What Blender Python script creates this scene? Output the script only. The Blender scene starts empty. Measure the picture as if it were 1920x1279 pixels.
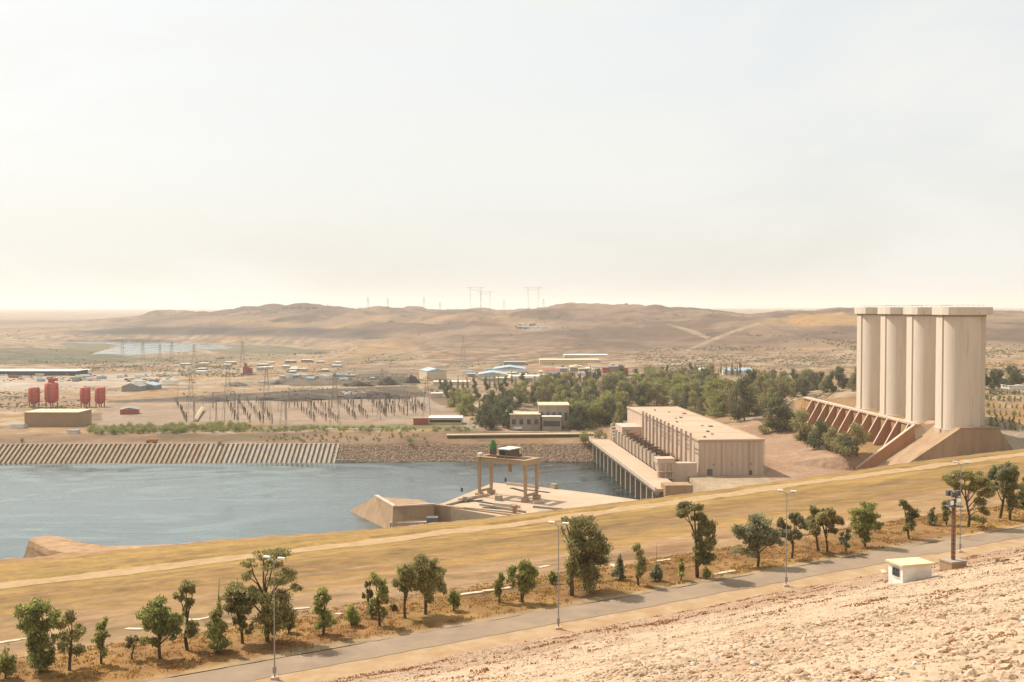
import bpy, math, random
import numpy as np
from mathutils import Vector, Matrix
R = math.radians
SC = bpy.context.scene
COL = SC.collection

# ---------------------------------------------------------------- camera, world, sun, exposure
F, CX, CY, Y0, CAMZ = 2059.0, 960.0, 639.5, 578.0, 90.0
PITCH = math.atan((CY - Y0) / F)
cam_d = bpy.data.cameras.new('camera'); cam = bpy.data.objects.new('camera', cam_d); COL.objects.link(cam)
cam.location = (0, 0, CAMZ); cam.rotation_euler = (math.pi/2 - PITCH, 0, 0)
cam_d.sensor_width = 36; cam_d.lens = 36*F/1920; cam_d.clip_start = .5; cam_d.clip_end = 90000
SC.camera = cam
SUN_AZ = (-.80, .60); SUN_EL = R(52)
world = bpy.data.worlds.new('World'); SC.world = world; world.use_nodes = True
wn, wl = world.node_tree.nodes, world.node_tree.links
bg = wn['Background']
sky = wn.new('ShaderNodeTexSky'); sky.sky_type = 'NISHITA'; sky.sun_disc = False
sky.sun_elevation = SUN_EL; sky.sun_rotation = math.atan2(SUN_AZ[0], SUN_AZ[1])
sky.air_density = 1.0; sky.dust_density = 6.0; sky.ozone_density = 1.0; sky.altitude = 300
# thin high veil of cloud whitening the blue
tc = wn.new('ShaderNodeTexCoord'); sep = wn.new('ShaderNodeSeparateXYZ'); wl.new(tc.outputs['Generated'], sep.inputs[0])
mp = wn.new('ShaderNodeMapping'); mp.inputs['Scale'].default_value = (2.0, 2.0, 7.0); wl.new(tc.outputs['Generated'], mp.inputs[0])
nz = wn.new('ShaderNodeTexNoise'); nz.inputs['Scale'].default_value = 1.6; nz.inputs['Detail'].default_value = 7; nz.inputs['Roughness'].default_value = .55; nz.inputs['Distortion'].default_value = .6
wl.new(mp.outputs[0], nz.inputs['Vector'])
cr = wn.new('ShaderNodeValToRGB'); cr.color_ramp.elements[0].position = .38; cr.color_ramp.elements[0].color = (.74,.74,.74,1)
cr.color_ramp.elements[1].position = .66; cr.color_ramp.elements[1].color = (.94,.94,.94,1); wl.new(nz.outputs['Fac'], cr.inputs[0])
mx = wn.new('ShaderNodeMixRGB'); wl.new(cr.outputs[0], mx.inputs[0]); wl.new(sky.outputs[0], mx.inputs[1])
VEIL = mx.inputs[2]; VEIL.default_value = (4.42, 4.46, 4.28, 1)
wl.new(mx.outputs[0], bg.inputs[0]); bg.inputs['Strength'].default_value = .125
sd = bpy.data.lights.new('sun', 'SUN'); sd.energy = 3.7; sd.angle = R(.53); sd.color = (1, .93, .82)
so = bpy.data.objects.new('sun', sd); COL.objects.link(so); so.location = (-300, 200, 400)
_h = math.cos(SUN_EL)/math.hypot(*SUN_AZ)
so.rotation_euler = Vector((SUN_AZ[0]*_h, SUN_AZ[1]*_h, math.sin(SUN_EL))).to_track_quat('Z', 'Y').to_euler()
vs = SC.view_settings; vs.view_transform = 'Standard'; vs.look = 'None'; vs.gamma = 1; vs.exposure = .70
SC.cycles.max_bounces = 6; SC.cycles.diffuse_bounces = 4; SC.cycles.glossy_bounces = 2; SC.cycles.transmission_bounces = 2
SC.cycles.volume_bounces = 1; SC.cycles.transparent_max_bounces = 6; SC.cycles.use_denoising = True

# ---------------------------------------------------------------- small helpers
def lin(c): return tuple(((v/255)/12.92 if v/255 <= .04045 else ((v/255+.055)/1.055)**2.4) for v in c)
def alb(r, g, b, k=.5): return tuple(v*k for v in lin((r, g, b)))
rnd = random.Random(7)

def ray(px, py):
    u, v = (px-CX)/F, (py-CY)/F
    return np.array((u, math.cos(PITCH)-v*math.sin(PITCH), -math.sin(PITCH)-v*math.cos(PITCH)))
def at_z(px, py, z):
    d = ray(px, py); s = (z-CAMZ)/d[2]; return (d[0]*s, d[1]*s, z)
def at_y(px, py, y):
    d = ray(px, py); s = y/d[1]; return (d[0]*s, y, CAMZ+d[2]*s)
def px_m(y): return y/F            # metres per photo pixel at depth y

AX = R(32.2); ta = np.array((math.cos(AX), math.sin(AX))); na = np.array((-math.sin(AX), math.cos(AX)))
def tp(x, y): return x*ta[0]+y*ta[1], x*na[0]+y*na[1]
def xy(t, p): return t*ta[0]+p*na[0], t*ta[1]+p*na[1]

def _hash(i, j, s):
    n = (i*374761393 + j*668265263 + s*974634777) & 0xffffffff
    n = ((n ^ (n >> 13))*1274126177) & 0xffffffff
    return ((n ^ (n >> 16)) & 0xffff)/65535.0
def vnoise(x, y, s=0):
    x = np.asarray(x, float); y = np.asarray(y, float)
    i = np.floor(x).astype(np.int64); j = np.floor(y).astype(np.int64); fx = x-i; fy = y-j
    fx = fx*fx*(3-2*fx); fy = fy*fy*(3-2*fy)
    a = _hash(i, j, s); b = _hash(i+1, j, s); c = _hash(i, j+1, s); d = _hash(i+1, j+1, s)
    return (a+(b-a)*fx)*(1-fy)+(c+(d-c)*fx)*fy
def fbm(x, y, s=0, o=5):
    v = 0; a = .5
    for k in range(o): v = v+a*(vnoise(x*2**k, y*2**k, s+k*17)-.5); a *= .5
    return v
def sstep(a, b, x):
    t = np.clip((x-a)/(b-a), 0, 1); return t*t*(3-2*t)
def inpoly(px, py, poly):
    px = np.asarray(px); py = np.asarray(py); r = np.zeros(px.shape, bool); n = len(poly)
    for k in range(n):
        x1, y1 = poly[k]; x2, y2 = poly[(k+1) % n]
        c = ((y1 > py) != (y2 > py)) & (px < (x2-x1)*(py-y1)/((y2-y1) if y2 != y1 else 1e-9)+x1)
        r ^= c
    return r

# ---------------------------------------------------------------- materials
MATS = {}
def mat(name, c1, c2=None, scale=.3, rough=.9, bump=0, bscale=None, stretch=(1,1,1), detail=6, lo=.35, hi=.65, metal=0, c3=None, s3=None, lo3=.55, hi3=.7, local=False, spec=.3):
    if name in MATS: return MATS[name]
    m = bpy.data.materials.new(name); m.use_nodes = True; n, l = m.node_tree.nodes, m.node_tree.links
    b = n['Principled BSDF']; b.inputs['Roughness'].default_value = rough; b.inputs['Metallic'].default_value = metal
    b.inputs['Specular IOR Level'].default_value = spec
    b.inputs['Base Color'].default_value = (*c1, 1)
    if local: src = n.new('ShaderNodeTexCoord').outputs['Object']
    else: src = n.new('ShaderNodeNewGeometry').outputs['Position']
    mpn = n.new('ShaderNodeMapping'); mpn.inputs['Scale'].default_value = stretch; l.new(src, mpn.inputs[0])
    def noise(sc, det=detail, dist=.2):
        t = n.new('ShaderNodeTexNoise'); t.inputs['Scale'].default_value = sc; t.inputs['Detail'].default_value = det; t.inputs['Distortion'].default_value = dist
        t.inputs['Roughness'].default_value = .6
        l.new(mpn.outputs[0], t.inputs['Vector']); return t.outputs['Fac']
    if c2 is not None:
        rp = n.new('ShaderNodeValToRGB'); rp.color_ramp.elements[0].position = lo; rp.color_ramp.elements[1].position = hi
        rp.color_ramp.elements[0].color = (*c1, 1); rp.color_ramp.elements[1].color = (*c2, 1)
        l.new(noise(scale), rp.inputs[0]); out = rp.outputs[0]
        if c3 is not None:
            rp3 = n.new('ShaderNodeValToRGB'); rp3.color_ramp.elements[0].position = lo3; rp3.color_ramp.elements[1].position = hi3
            l.new(noise(s3 or scale*4), rp3.inputs[0])
            mm = n.new('ShaderNodeMixRGB'); l.new(rp3.outputs[0], mm.inputs[0]); l.new(out, mm.inputs[1]); mm.inputs[2].default_value = (*c3, 1); out = mm.outputs[0]
        l.new(out, b.inputs['Base Color'])
    if bump:
        bp = n.new('ShaderNodeBump'); bp.inputs['Strength'].default_value = 1; bp.inputs['Distance'].default_value = bump
        l.new(noise(bscale or scale*3), bp.inputs['Height']); l.new(bp.outputs[0], b.inputs['Normal'])
    MATS[name] = m; return m
def mat_attr(name, rough=.9, mul_scale=None, lo=.75, hi=1.2, bump=0, bscale=1, transl=0, sat_noise=None):
    """colour from the mesh's own 'tint' attribute, broken up by noise"""
    if name in MATS: return MATS[name]
    m = bpy.data.materials.new(name); m.use_nodes = True; n, l = m.node_tree.nodes, m.node_tree.links
    b = n['Principled BSDF']; b.inputs['Roughness'].default_value = rough; b.inputs['Specular IOR Level'].default_value = .2
    at = n.new('ShaderNodeAttribute'); at.attribute_name = 'tint'; out = at.outputs['Color']
    pos = n.new('ShaderNodeNewGeometry').outputs['Position']
    if mul_scale:
        for k, (sc, a, c) in enumerate(mul_scale):
            t = n.new('ShaderNodeTexNoise'); t.inputs['Scale'].default_value = sc; t.inputs['Detail'].default_value = 6; t.inputs['Roughness'].default_value = .65; l.new(pos, t.inputs['Vector'])
            mr = n.new('ShaderNodeMapRange'); mr.inputs[1].default_value = .3; mr.inputs[2].default_value = .7; mr.inputs[3].default_value = a; mr.inputs[4].default_value = c; l.new(t.outputs['Fac'], mr.inputs[0])
            mm = n.new('ShaderNodeMixRGB'); mm.blend_type = 'MULTIPLY'; mm.inputs[0].default_value = 1; l.new(out, mm.inputs[1]); l.new(mr.outputs[0], mm.inputs[2]); out = mm.outputs[0]
    l.new(out, b.inputs['Base Color'])
    if bump:
        t = n.new('ShaderNodeTexNoise'); t.inputs['Scale'].default_value = bscale; t.inputs['Detail'].default_value = 8; l.new(pos, t.inputs['Vector'])
        bp = n.new('ShaderNodeBump'); bp.inputs['Distance'].default_value = bump; l.new(t.outputs['Fac'], bp.inputs['Height']); l.new(bp.outputs[0], b.inputs['Normal'])
    if transl:
        tr = n.new('ShaderNodeBsdfTranslucent'); l.new(out, tr.inputs['Color']); ms = n.new('ShaderNodeMixShader'); ms.inputs[0].default_value = transl
        l.new(b.outputs[0], ms.inputs[1]); l.new(tr.outputs[0], ms.inputs[2]); l.new(ms.outputs[0], n['Material Output'].inputs[0])
    MATS[name] = m; return m

# ---------------------------------------------------------------- mesh builder
class MB:
    def __init__(s): s.v = []; s.f = []; s.m = []; s.sm = []
    def add(s, vs_, fs, mi=0, smooth=False):
        o = len(s.v); s.v += [tuple(map(float, p)) for p in vs_]
        for f in fs: s.f.append(tuple(i+o for i in f)); s.m.append(mi); s.sm.append(smooth)
        return s
    def box(s, x0, y0, z0, x1, y1, z1, mi=0):
        return s.add([(x0,y0,z0),(x1,y0,z0),(x1,y1,z0),(x0,y1,z0),(x0,y0,z1),(x1,y0,z1),(x1,y1,z1),(x0,y1,z1)],
                     [(3,2,1,0),(4,5,6,7),(0,1,5,4),(1,2,6,5),(2,3,7,6),(3,0,4,7)], mi)
    def cbox(s, c, d, mi=0, rz=0):
        x, y, z = (k/2 for k in d); ca, sa = math.cos(rz), math.sin(rz)
        vs_ = [(c[0]+a*x*ca-b*y*sa, c[1]+a*x*sa+b*y*ca, c[2]+e*z) for e in (-1,1) for a, b in ((-1,-1),(1,-1),(1,1),(-1,1))]
        return s.add(vs_, [(3,2,1,0),(4,5,6,7),(0,1,5,4),(1,2,6,5),(2,3,7,6),(3,0,4,7)], mi)
    def prism(s, poly, z0, z1, mi=0, top=None, smooth=False):
        n = len(poly); ar = sum(poly[i][0]*poly[(i+1)%n][1]-poly[(i+1)%n][0]*poly[i][1] for i in range(n))
        top = top or poly
        if ar < 0: poly = poly[::-1]; top = top[::-1]
        zb = z0 if hasattr(z0, '__len__') else [z0]*n; zt = z1 if hasattr(z1, '__len__') else [z1]*n
        if ar < 0: zb = list(zb)[::-1]; zt = list(zt)[::-1]
        vs_ = [(p[0], p[1], z) for p, z in zip(poly, zb)]+[(p[0], p[1], z) for p, z in zip(top, zt)]
        s.add(vs_, [tuple(range(n))[::-1], tuple(range(n, 2*n))], mi)
        return s.add(vs_, [(i, (i+1)%n, n+(i+1)%n, n+i) for i in range(n)], mi, smooth)
    def tube(s, pts, rad, seg=6, mi=0, smooth=True, cap=True):
        pts = [Vector(p) for p in pts]; n = len(pts)
        if not hasattr(rad, '__len__'): rad = [rad]*n
        vs_ = []; fs = []
        for i, p in enumerate(pts):
            d = (pts[min(i+1, n-1)]-pts[max(i-1, 0)]).normalized()
            a = d.cross(Vector((0,0,1)) if abs(d.z) < .9 else Vector((1,0,0))).normalized(); b = d.cross(a)
            for k in range(seg):
                t = 2*math.pi*k/seg; vs_.append(tuple(p+(a*math.cos(t)+b*math.sin(t))*rad[i]))
        for i in range(n-1):
            for k in range(seg): fs.append((i*seg+k, i*seg+(k+1)%seg, (i+1)*seg+(k+1)%seg, (i+1)*seg+k))
        s.add(vs_, fs, mi, smooth)
        if cap: s.add(vs_, [tuple(range(seg))[::-1], tuple(range((n-1)*seg, n*seg))], mi)
        return s
    def bar(s, a, b, w, mi=0): return s.tube([a, b], w*.7071, 4, mi, False)
    def build(s, name, m, parent=None, loc=None, rz=0):
        me = bpy.data.meshes.new(name); me.from_pydata(s.v, [], s.f); me.update()
        for mm in (m if isinstance(m, (list, tuple)) else [m]): me.materials.append(mm)
        me.polygons.foreach_set('material_index', s.m); me.polygons.foreach_set('use_smooth', s.sm)
        return link(name, me, parent, loc, rz)
def link(name, me, parent=None, loc=None, rz=0):
    o = bpy.data.objects.new(name, me); COL.objects.link(o)
    if parent: o.parent = parent
    if loc is not None: o.location = loc
    o.rotation_euler.z = rz; return o
def np_mesh(name, v, f, m, smooth=False, tint=None):
    v = np.asarray(v, np.float32); f = np.asarray(f, np.int32); k = f.shape[1]
    me = bpy.data.meshes.new(name); me.vertices.add(len(v)); me.vertices.foreach_set('co', v.ravel())
    me.loops.add(f.size); me.loops.foreach_set('vertex_index', f.ravel()); me.polygons.add(len(f))
    me.polygons.foreach_set('loop_start', np.arange(0, f.size, k, dtype=np.int32)); me.polygons.foreach_set('loop_total', np.full(len(f), k, np.int32))
    me.polygons.foreach_set('use_smooth', np.full(len(f), smooth)); me.materials.append(m); me.update(calc_edges=True); me.validate()
    if tint is not None:
        at = me.color_attributes.new('tint', 'FLOAT_COLOR', 'POINT'); c = np.ones((len(v), 4), np.float32); c[:, :3] = tint; at.data.foreach_set('color', c.ravel())
    return me
def thing(name, label, cat, loc=(0,0,0), rz=0, group=None):
    o = bpy.data.objects.new(name, None); COL.objects.link(o); o.location = loc; o.rotation_euler.z = rz; o.empty_display_size = .3
    return tag(o, label, cat, group)
def tag(o, label, cat, group=None):
    o['label'] = label; o['category'] = cat
    if group: o['group'] = group
    return o
def setting(o, kind='structure'): o['kind'] = kind; return o
def dup(o, parent=None, loc=None, rz=None, label=None, scale=None):
    c = o.copy(); COL.objects.link(c)
    if parent: c.parent = parent
    if loc is not None: c.location = loc
    if rz is not None: c.rotation_euler.z = rz
    if label: c['label'] = label
    if scale is not None: c.scale = (scale,)*3 if not hasattr(scale, '__len__') else scale
    for ch in o.children: dup(ch, c)
    return c
# ================================================================ the setting
# dam shell: profile across the axis (p), written in axis coordinates (t, p)
ROADZ = 58.0
EDGE = []
for q in [(-300,1078),(0,1050),(200,1031),(400,1013),(700,992),(960,967),(1180,940),(1437,907),(1620,879),(1760,860),(1920,842),(2300,800)]:
    d = ray(*q); dp = d[0]*na[0]+d[1]*na[1]; s = 310/dp; EDGE.append(((d[0]*ta[0]+d[1]*ta[1])*s, CAMZ+d[2]*s))
ET = np.array([e[0] for e in EDGE]); EZ = np.array([e[1] for e in EDGE])
PATH = []
for q in [(-300,1130),(0,1100),(200,1078),(400,1053),(600,1029),(800,1004),(960,985),(1180,955),(1350,931),(1500,908),(1700,882),(1920,852),(2300,800)]:
    d = ray(*q); dp = d[0]*na[0]+d[1]*na[1]; s = 240/dp; PATH.append(((d[0]*ta[0]+d[1]*ta[1])*s, CAMZ+d[2]*s))
PTt = np.array([e[0] for e in PATH]); PTz = np.array([e[1] for e in PATH])
def dam_z(t, p):
    t = np.asarray(t, float); p = np.asarray(p, float)
    ze = np.interp(t, ET, EZ); zp = np.interp(t, PTt, PTz)
    z = np.where(p < 88, ROADZ+.32*(88-p), np.where(p < 106, ROADZ, ROADZ+(zp-ROADZ)*(p-106)/(237-106)))
    z = np.where(p > 237, zp, z); z = np.where(p > 244, zp+(ze-zp)*(p-244)/66, z)
    z = z+np.where(p < 290, .45*sstep(243, 245.5, p)*(1-sstep(246, 250, p)), 0)
    return np.where(p > 310, ze-(p-310)*.45, z)
def at_dam(px, py):
    d = ray(px, py); s = np.geomspace(15, 900, 6000); X, Yy, Z = d[0]*s, d[1]*s, CAMZ+d[2]*s
    t, p = tp(X, Yy); k = np.argmax(Z < dam_z(t, p)); return (X[k], Yy[k], float(dam_z(t[k], p[k])))

def grid_mesh(name, ts, ps, zf, m, tintf=None, smooth=True):
    T, Pp = np.meshgrid(ts, ps); Z = zf(T, Pp); nt, npp = len(ts), len(ps)
    v = np.stack([T.ravel(), Pp.ravel(), Z.ravel()], 1)
    i = np.arange(npp-1)[:, None]*nt+np.arange(nt-1)[None]; f = np.stack([i, i+1, i+nt+1, i+nt], -1).reshape(-1, 4)
    o = link(name, np_mesh(name, v, f, m, smooth, None if tintf is None else tintf(T, Pp, Z).reshape(-1, 3)), rz=AX)
    return setting(o)

def tmix(a, b, w): return a*(1-w[..., None])+b*w[..., None]
C = lambda *c, k=.5: np.array(alb(*c, k=k))
def grass_tint(T, Pp, Z):
    w1 = fbm(T/40, Pp/14, 3)*2; w2 = fbm(T/6, Pp/7, 9)*2; w5 = fbm(T/1.3, Pp/5, 10)*2
    soil = C(206,156,96); pink = C(212,170,122); ochre = C(200,156,88); gold = C(208,166,90); rim = C(205,158,108); pale = C(226,192,146); red = C(192,138,84)
    c = np.broadcast_to(soil, T.shape+(3,)).copy()
    c = tmix(c, gold*.95, sstep(-.1, .35, w2+.3*w1)*.6*sstep(96, 98, Pp))
    c = tmix(c, red, sstep(.1, .4, -w2)*.7)
    c = tmix(c, pale, 1-sstep(96.4, 97.4, Pp+1.5*w2)); 
    c = tmix(c, pink, sstep(107, 110, Pp+4*w1))
    c = tmix(c, soil, sstep(.05, .35, w1+w2*.5)*.55*sstep(112, 130, Pp))
    c = tmix(c, ochre, sstep(132, 165, Pp+45*w1+18*w2))
    c = tmix(c, C(168,138,76), sstep(.12, .4, fbm(T/9, Pp/14, 16)*2)*.45*sstep(112, 130, Pp))
    c = tmix(c, pink*.96, sstep(.12, .32, fbm(T/55, Pp/9, 31)*2)*.6*sstep(120, 150, Pp)*(1-sstep(205, 235, Pp)))
    c = tmix(c, gold, sstep(205, 228, Pp+15*w1))
    c = tmix(c, red*.9, sstep(.16, .4, fbm(T/25, Pp/5, 77)*2)*.5)
    c = tmix(c, rim, sstep(292, 306, Pp+14*w1))
    c = tmix(c, red*.95, sstep(.05, .3, w2+w1*.4)*.55*sstep(285, 300, Pp)*(1-sstep(304, 309, Pp)))
    c = tmix(c, C(222,190,156), sstep(306.5, 309, Pp+1.5*w2))
    return np.clip(c*.76*(1+.30*w2[..., None]+.20*w1[..., None]+.5*fbm(T/2.2, Pp/4.5, 14)[..., None]+.28*w5[..., None]+.25*fbm(T/70, Pp/30, 15)[..., None]*2), .02, .6)
m_grass = mat_attr('dry_grass_ground', mul_scale=[(.9, .82, 1.16), (.12, .9, 1.1)], bump=.25, bscale=1.2)
def grass_z(T, Pp):
    return dam_z(T, Pp)+fbm(T/12, Pp/6, 5)*.7*sstep(99, 108, Pp)*np.where((Pp > 231) & (Pp < 249), .03, 1)+fbm(T/2.2, Pp/1.6, 8)*.22*sstep(95.5, 97.5, Pp)*np.where((Pp > 233) & (Pp < 247), .06, 1)+np.where(Pp > 296, fbm(T/5, Pp/4, 6)*1.0, 0)
ps = np.concatenate([np.arange(95.7, 125, .45), np.arange(125, 200, 1.0), np.arange(200, 296, 1.5), np.arange(296, 322, .8), np.arange(322, 392, 6)])
grid_mesh('grassland', np.concatenate([np.arange(-190, 240, 1.2), np.arange(240, 900, 4)]), ps, grass_z, m_grass, grass_tint)

# road strip and pale verge
m_road = mat('old_asphalt', alb(186,160,132,k=.46), alb(206,178,148,k=.46), .25, .92, .02, 8, c3=alb(168,144,120,k=.46), s3=.09)
m_verge = mat('pale_dirt', alb(226,192,150), alb(208,166,118), .5, .95, .06, 3)
ts = np.arange(-190, 900, 1.0)
def strip(name, m, pa, pb, zf, ts=ts, n=6):
    T = np.broadcast_to(ts, (n, len(ts))); w = np.linspace(0, 1, n)[:, None]; Pp = pa(ts)[None]*(1-w)+pb(ts)[None]*w; Z = zf(T, Pp)
    v = np.stack([T.ravel(), Pp.ravel(), Z.ravel()], 1); nt = len(ts); i = np.arange(n-1)[:, None]*nt+np.arange(nt-1)[None]
    return setting(link(name, np_mesh(name, v, np.stack([i, i+1, i+nt+1, i+nt], -1).reshape(-1, 4), m, True), rz=AX))
strip('verge', m_verge, lambda t: 86.5+0*t, lambda t: 97.0+0*t, lambda T, P_: ROADZ+.02+0*T+fbm(T/3, P_/2, 4)*.03-.25*sstep(95.9, 96.9, P_))
strip('road', m_road, lambda t: 91.0+fbm(t/3, 0*t, 12)*.9, lambda t: 95.4+fbm(t/4, 0*t+9, 15)*1.2, lambda T, P_: ROADZ+.05+0*T)
# path on the narrow berm across the grass
m_path = mat('path_dirt', alb(224,188,140), alb(206,164,112), .4, .95, .05, 3, lo=.4, hi=.7)
ts2 = np.arange(-190, 600, 1.5)
strip('path', m_path, lambda t: 238.0+fbm(t/6, 0*t, 21)*2.5, lambda t: 243.2+fbm(t/7, 0*t, 22)*2.5, lambda T, P_: dam_z(T, P_)+.05, ts2)

# riprap face below the viewer: heaped stones on a rough slope
def rock_z(T, Pp):
    cell = vnoise(T*1.7, Pp*1.7, 41)*.11+vnoise(T*3.6, Pp*3.6, 42)*.07
    return dam_z(T, Pp)+(cell+fbm(T/7, Pp/3, 43)*.8-.15)*sstep(90, 84, Pp)-.05
def rock_tint(T, Pp, Z):
    w = fbm(T/9, Pp/4, 51)*2; g = vnoise(T*2.1, Pp*2.1, 52)
    a, b, d = C(232,200,166, k=.54), C(220,184,150, k=.48), C(200,152,110)
    c = tmix(np.broadcast_to(a, T.shape+(3,)).copy(), b, sstep(62, 74, Pp+5*w))
    c = tmix(c, d, sstep(.25, .42, w)*.5); return c*(.85+.25*g[..., None])
m_rock = mat_attr('riprap_stone', mul_scale=[(2.2, .8, 1.15), (.2, .92, 1.08)], bump=.07, bscale=5)
grid_mesh('slope', np.arange(-40, 215, .4), np.arange(6, 88.4, .4), rock_z, m_rock, rock_tint)

def ico(level):
    t = (1+5**.5)/2; v = [(-1,t,0),(1,t,0),(-1,-t,0),(1,-t,0),(0,-1,t),(0,1,t),(0,-1,-t),(0,1,-t),(t,0,-1),(t,0,1),(-t,0,-1),(-t,0,1)]
    f = [(0,11,5),(0,5,1),(0,1,7),(0,7,10),(0,10,11),(1,5,9),(5,11,4),(11,10,2),(10,7,6),(7,1,8),(3,9,4),(3,4,2),(3,2,6),(3,6,8),(3,8,9),(4,9,5),(2,4,11),(6,2,10),(8,6,7),(9,8,1)]
    v = [np.array(p)/np.linalg.norm(p) for p in v]
    for _ in range(level):
        c = {}; g = []
        def mid(a, b):
            k = (min(a, b), max(a, b))
            if k not in c: q = v[a]+v[b]; v.append(q/np.linalg.norm(q)); c[k] = len(v)-1
            return c[k]
        for a, b, d in f: x, y, z = mid(a, b), mid(b, d), mid(d, a); g += [(a,x,z),(b,y,x),(d,z,y),(x,y,z)]
        f = g
    return np.array(v), np.array(f)
def scatter_stones(name, T, Pp, Z, size, m, level=0, seed=1, tint=None):
    g = np.random.default_rng(seed); bv, bf = ico(level); n = len(T)
    q = g.normal(size=(n, 4)); q /= np.linalg.norm(q, axis=1, keepdims=True); w, x, y, z = q.T
    M = np.stack([1-2*(y*y+z*z), 2*(x*y-z*w), 2*(x*z+y*w), 2*(x*y+z*w), 1-2*(x*x+z*z), 2*(y*z-x*w), 2*(x*z-y*w), 2*(y*z+x*w), 1-2*(x*x+y*y)], 1).reshape(n, 3, 3)
    sc = size[:, None]*g.uniform(.6, 1.25, (n, 3))
    jit = g.uniform(.72, 1.2, (n, len(bv)))
    v = np.einsum('nij,nvj->nvi', M, bv[None]*jit[..., None]*sc[:, None]); v[:, :, 2] *= .75
    v += np.stack([T, Pp, Z], 1)[:, None]
    f = (bf[None]+np.arange(n)[:, None, None]*len(bv)).reshape(-1, 3)
    tt = None if tint is None else np.repeat(tint, len(bv), 0)
    return link(name, np_mesh(name, v.reshape(-1, 3), f, m, False, tt), rz=AX)
g0 = np.random.default_rng(5)
def stone_field(n, dens_p, lo, hi, seed):
    g = np.random.default_rng(seed); T = g.uniform(-30, 205, n); Pp = g.uniform(dens_p[0], dens_p[1], n)
    x, y = xy(T, Pp); z = dam_z(T, Pp); u = x/np.maximum(y, 1)*F+CX; v = (CAMZ-z)/np.maximum(y, 1)*F+Y0
    k = (y > 8) & (u > -150) & (u < 2080) & (v < 1400); T, Pp = T[k], Pp[k]
    s = (lo+(hi-lo)*g.random(len(T))**3.5)*(1+1.1*np.clip(fbm(T/5, Pp/3, 55)*2, -.5, 1)); s = np.where(g.random(len(T)) < .004, s*2.2, s)
    base = C(232,200,166, k=.56)[None]*np.ones((len(T), 1)); w = sstep(62, 78, Pp+5*fbm(T/9, Pp/4, 51)*2)[:, None]
    tint = base*(1-w)+C(222,186,152, k=.5)*w; r = g.random(len(T))
    tint = np.where((r < .06)[:, None], C(206,156,118), tint); tint = np.where((r > .95)[:, None], C(232,216,194, k=.58), tint)
    tint = tint*g.uniform(.9, 1.07, (len(T), 1))
    return T, Pp, rock_z(T, Pp)+s*.02, s, tint
T_, P_, Z_, S_, C_ = stone_field(210000, (8, 87.5), .035, .095, 11)
near = P_ < 40
setting(scatter_stones('riprap_stones', T_[~near], P_[~near], Z_[~near], S_[~near], m_rock, 0, 2, C_[~near]), 'stuff')
T_, P_, Z_, S_, C_ = stone_field(120000, (8, 42), .035, .17, 12)
setting(scatter_stones('near_riprap_stones', T_, P_, Z_, S_, m_rock, 1, 3, C_), 'stuff')

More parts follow.
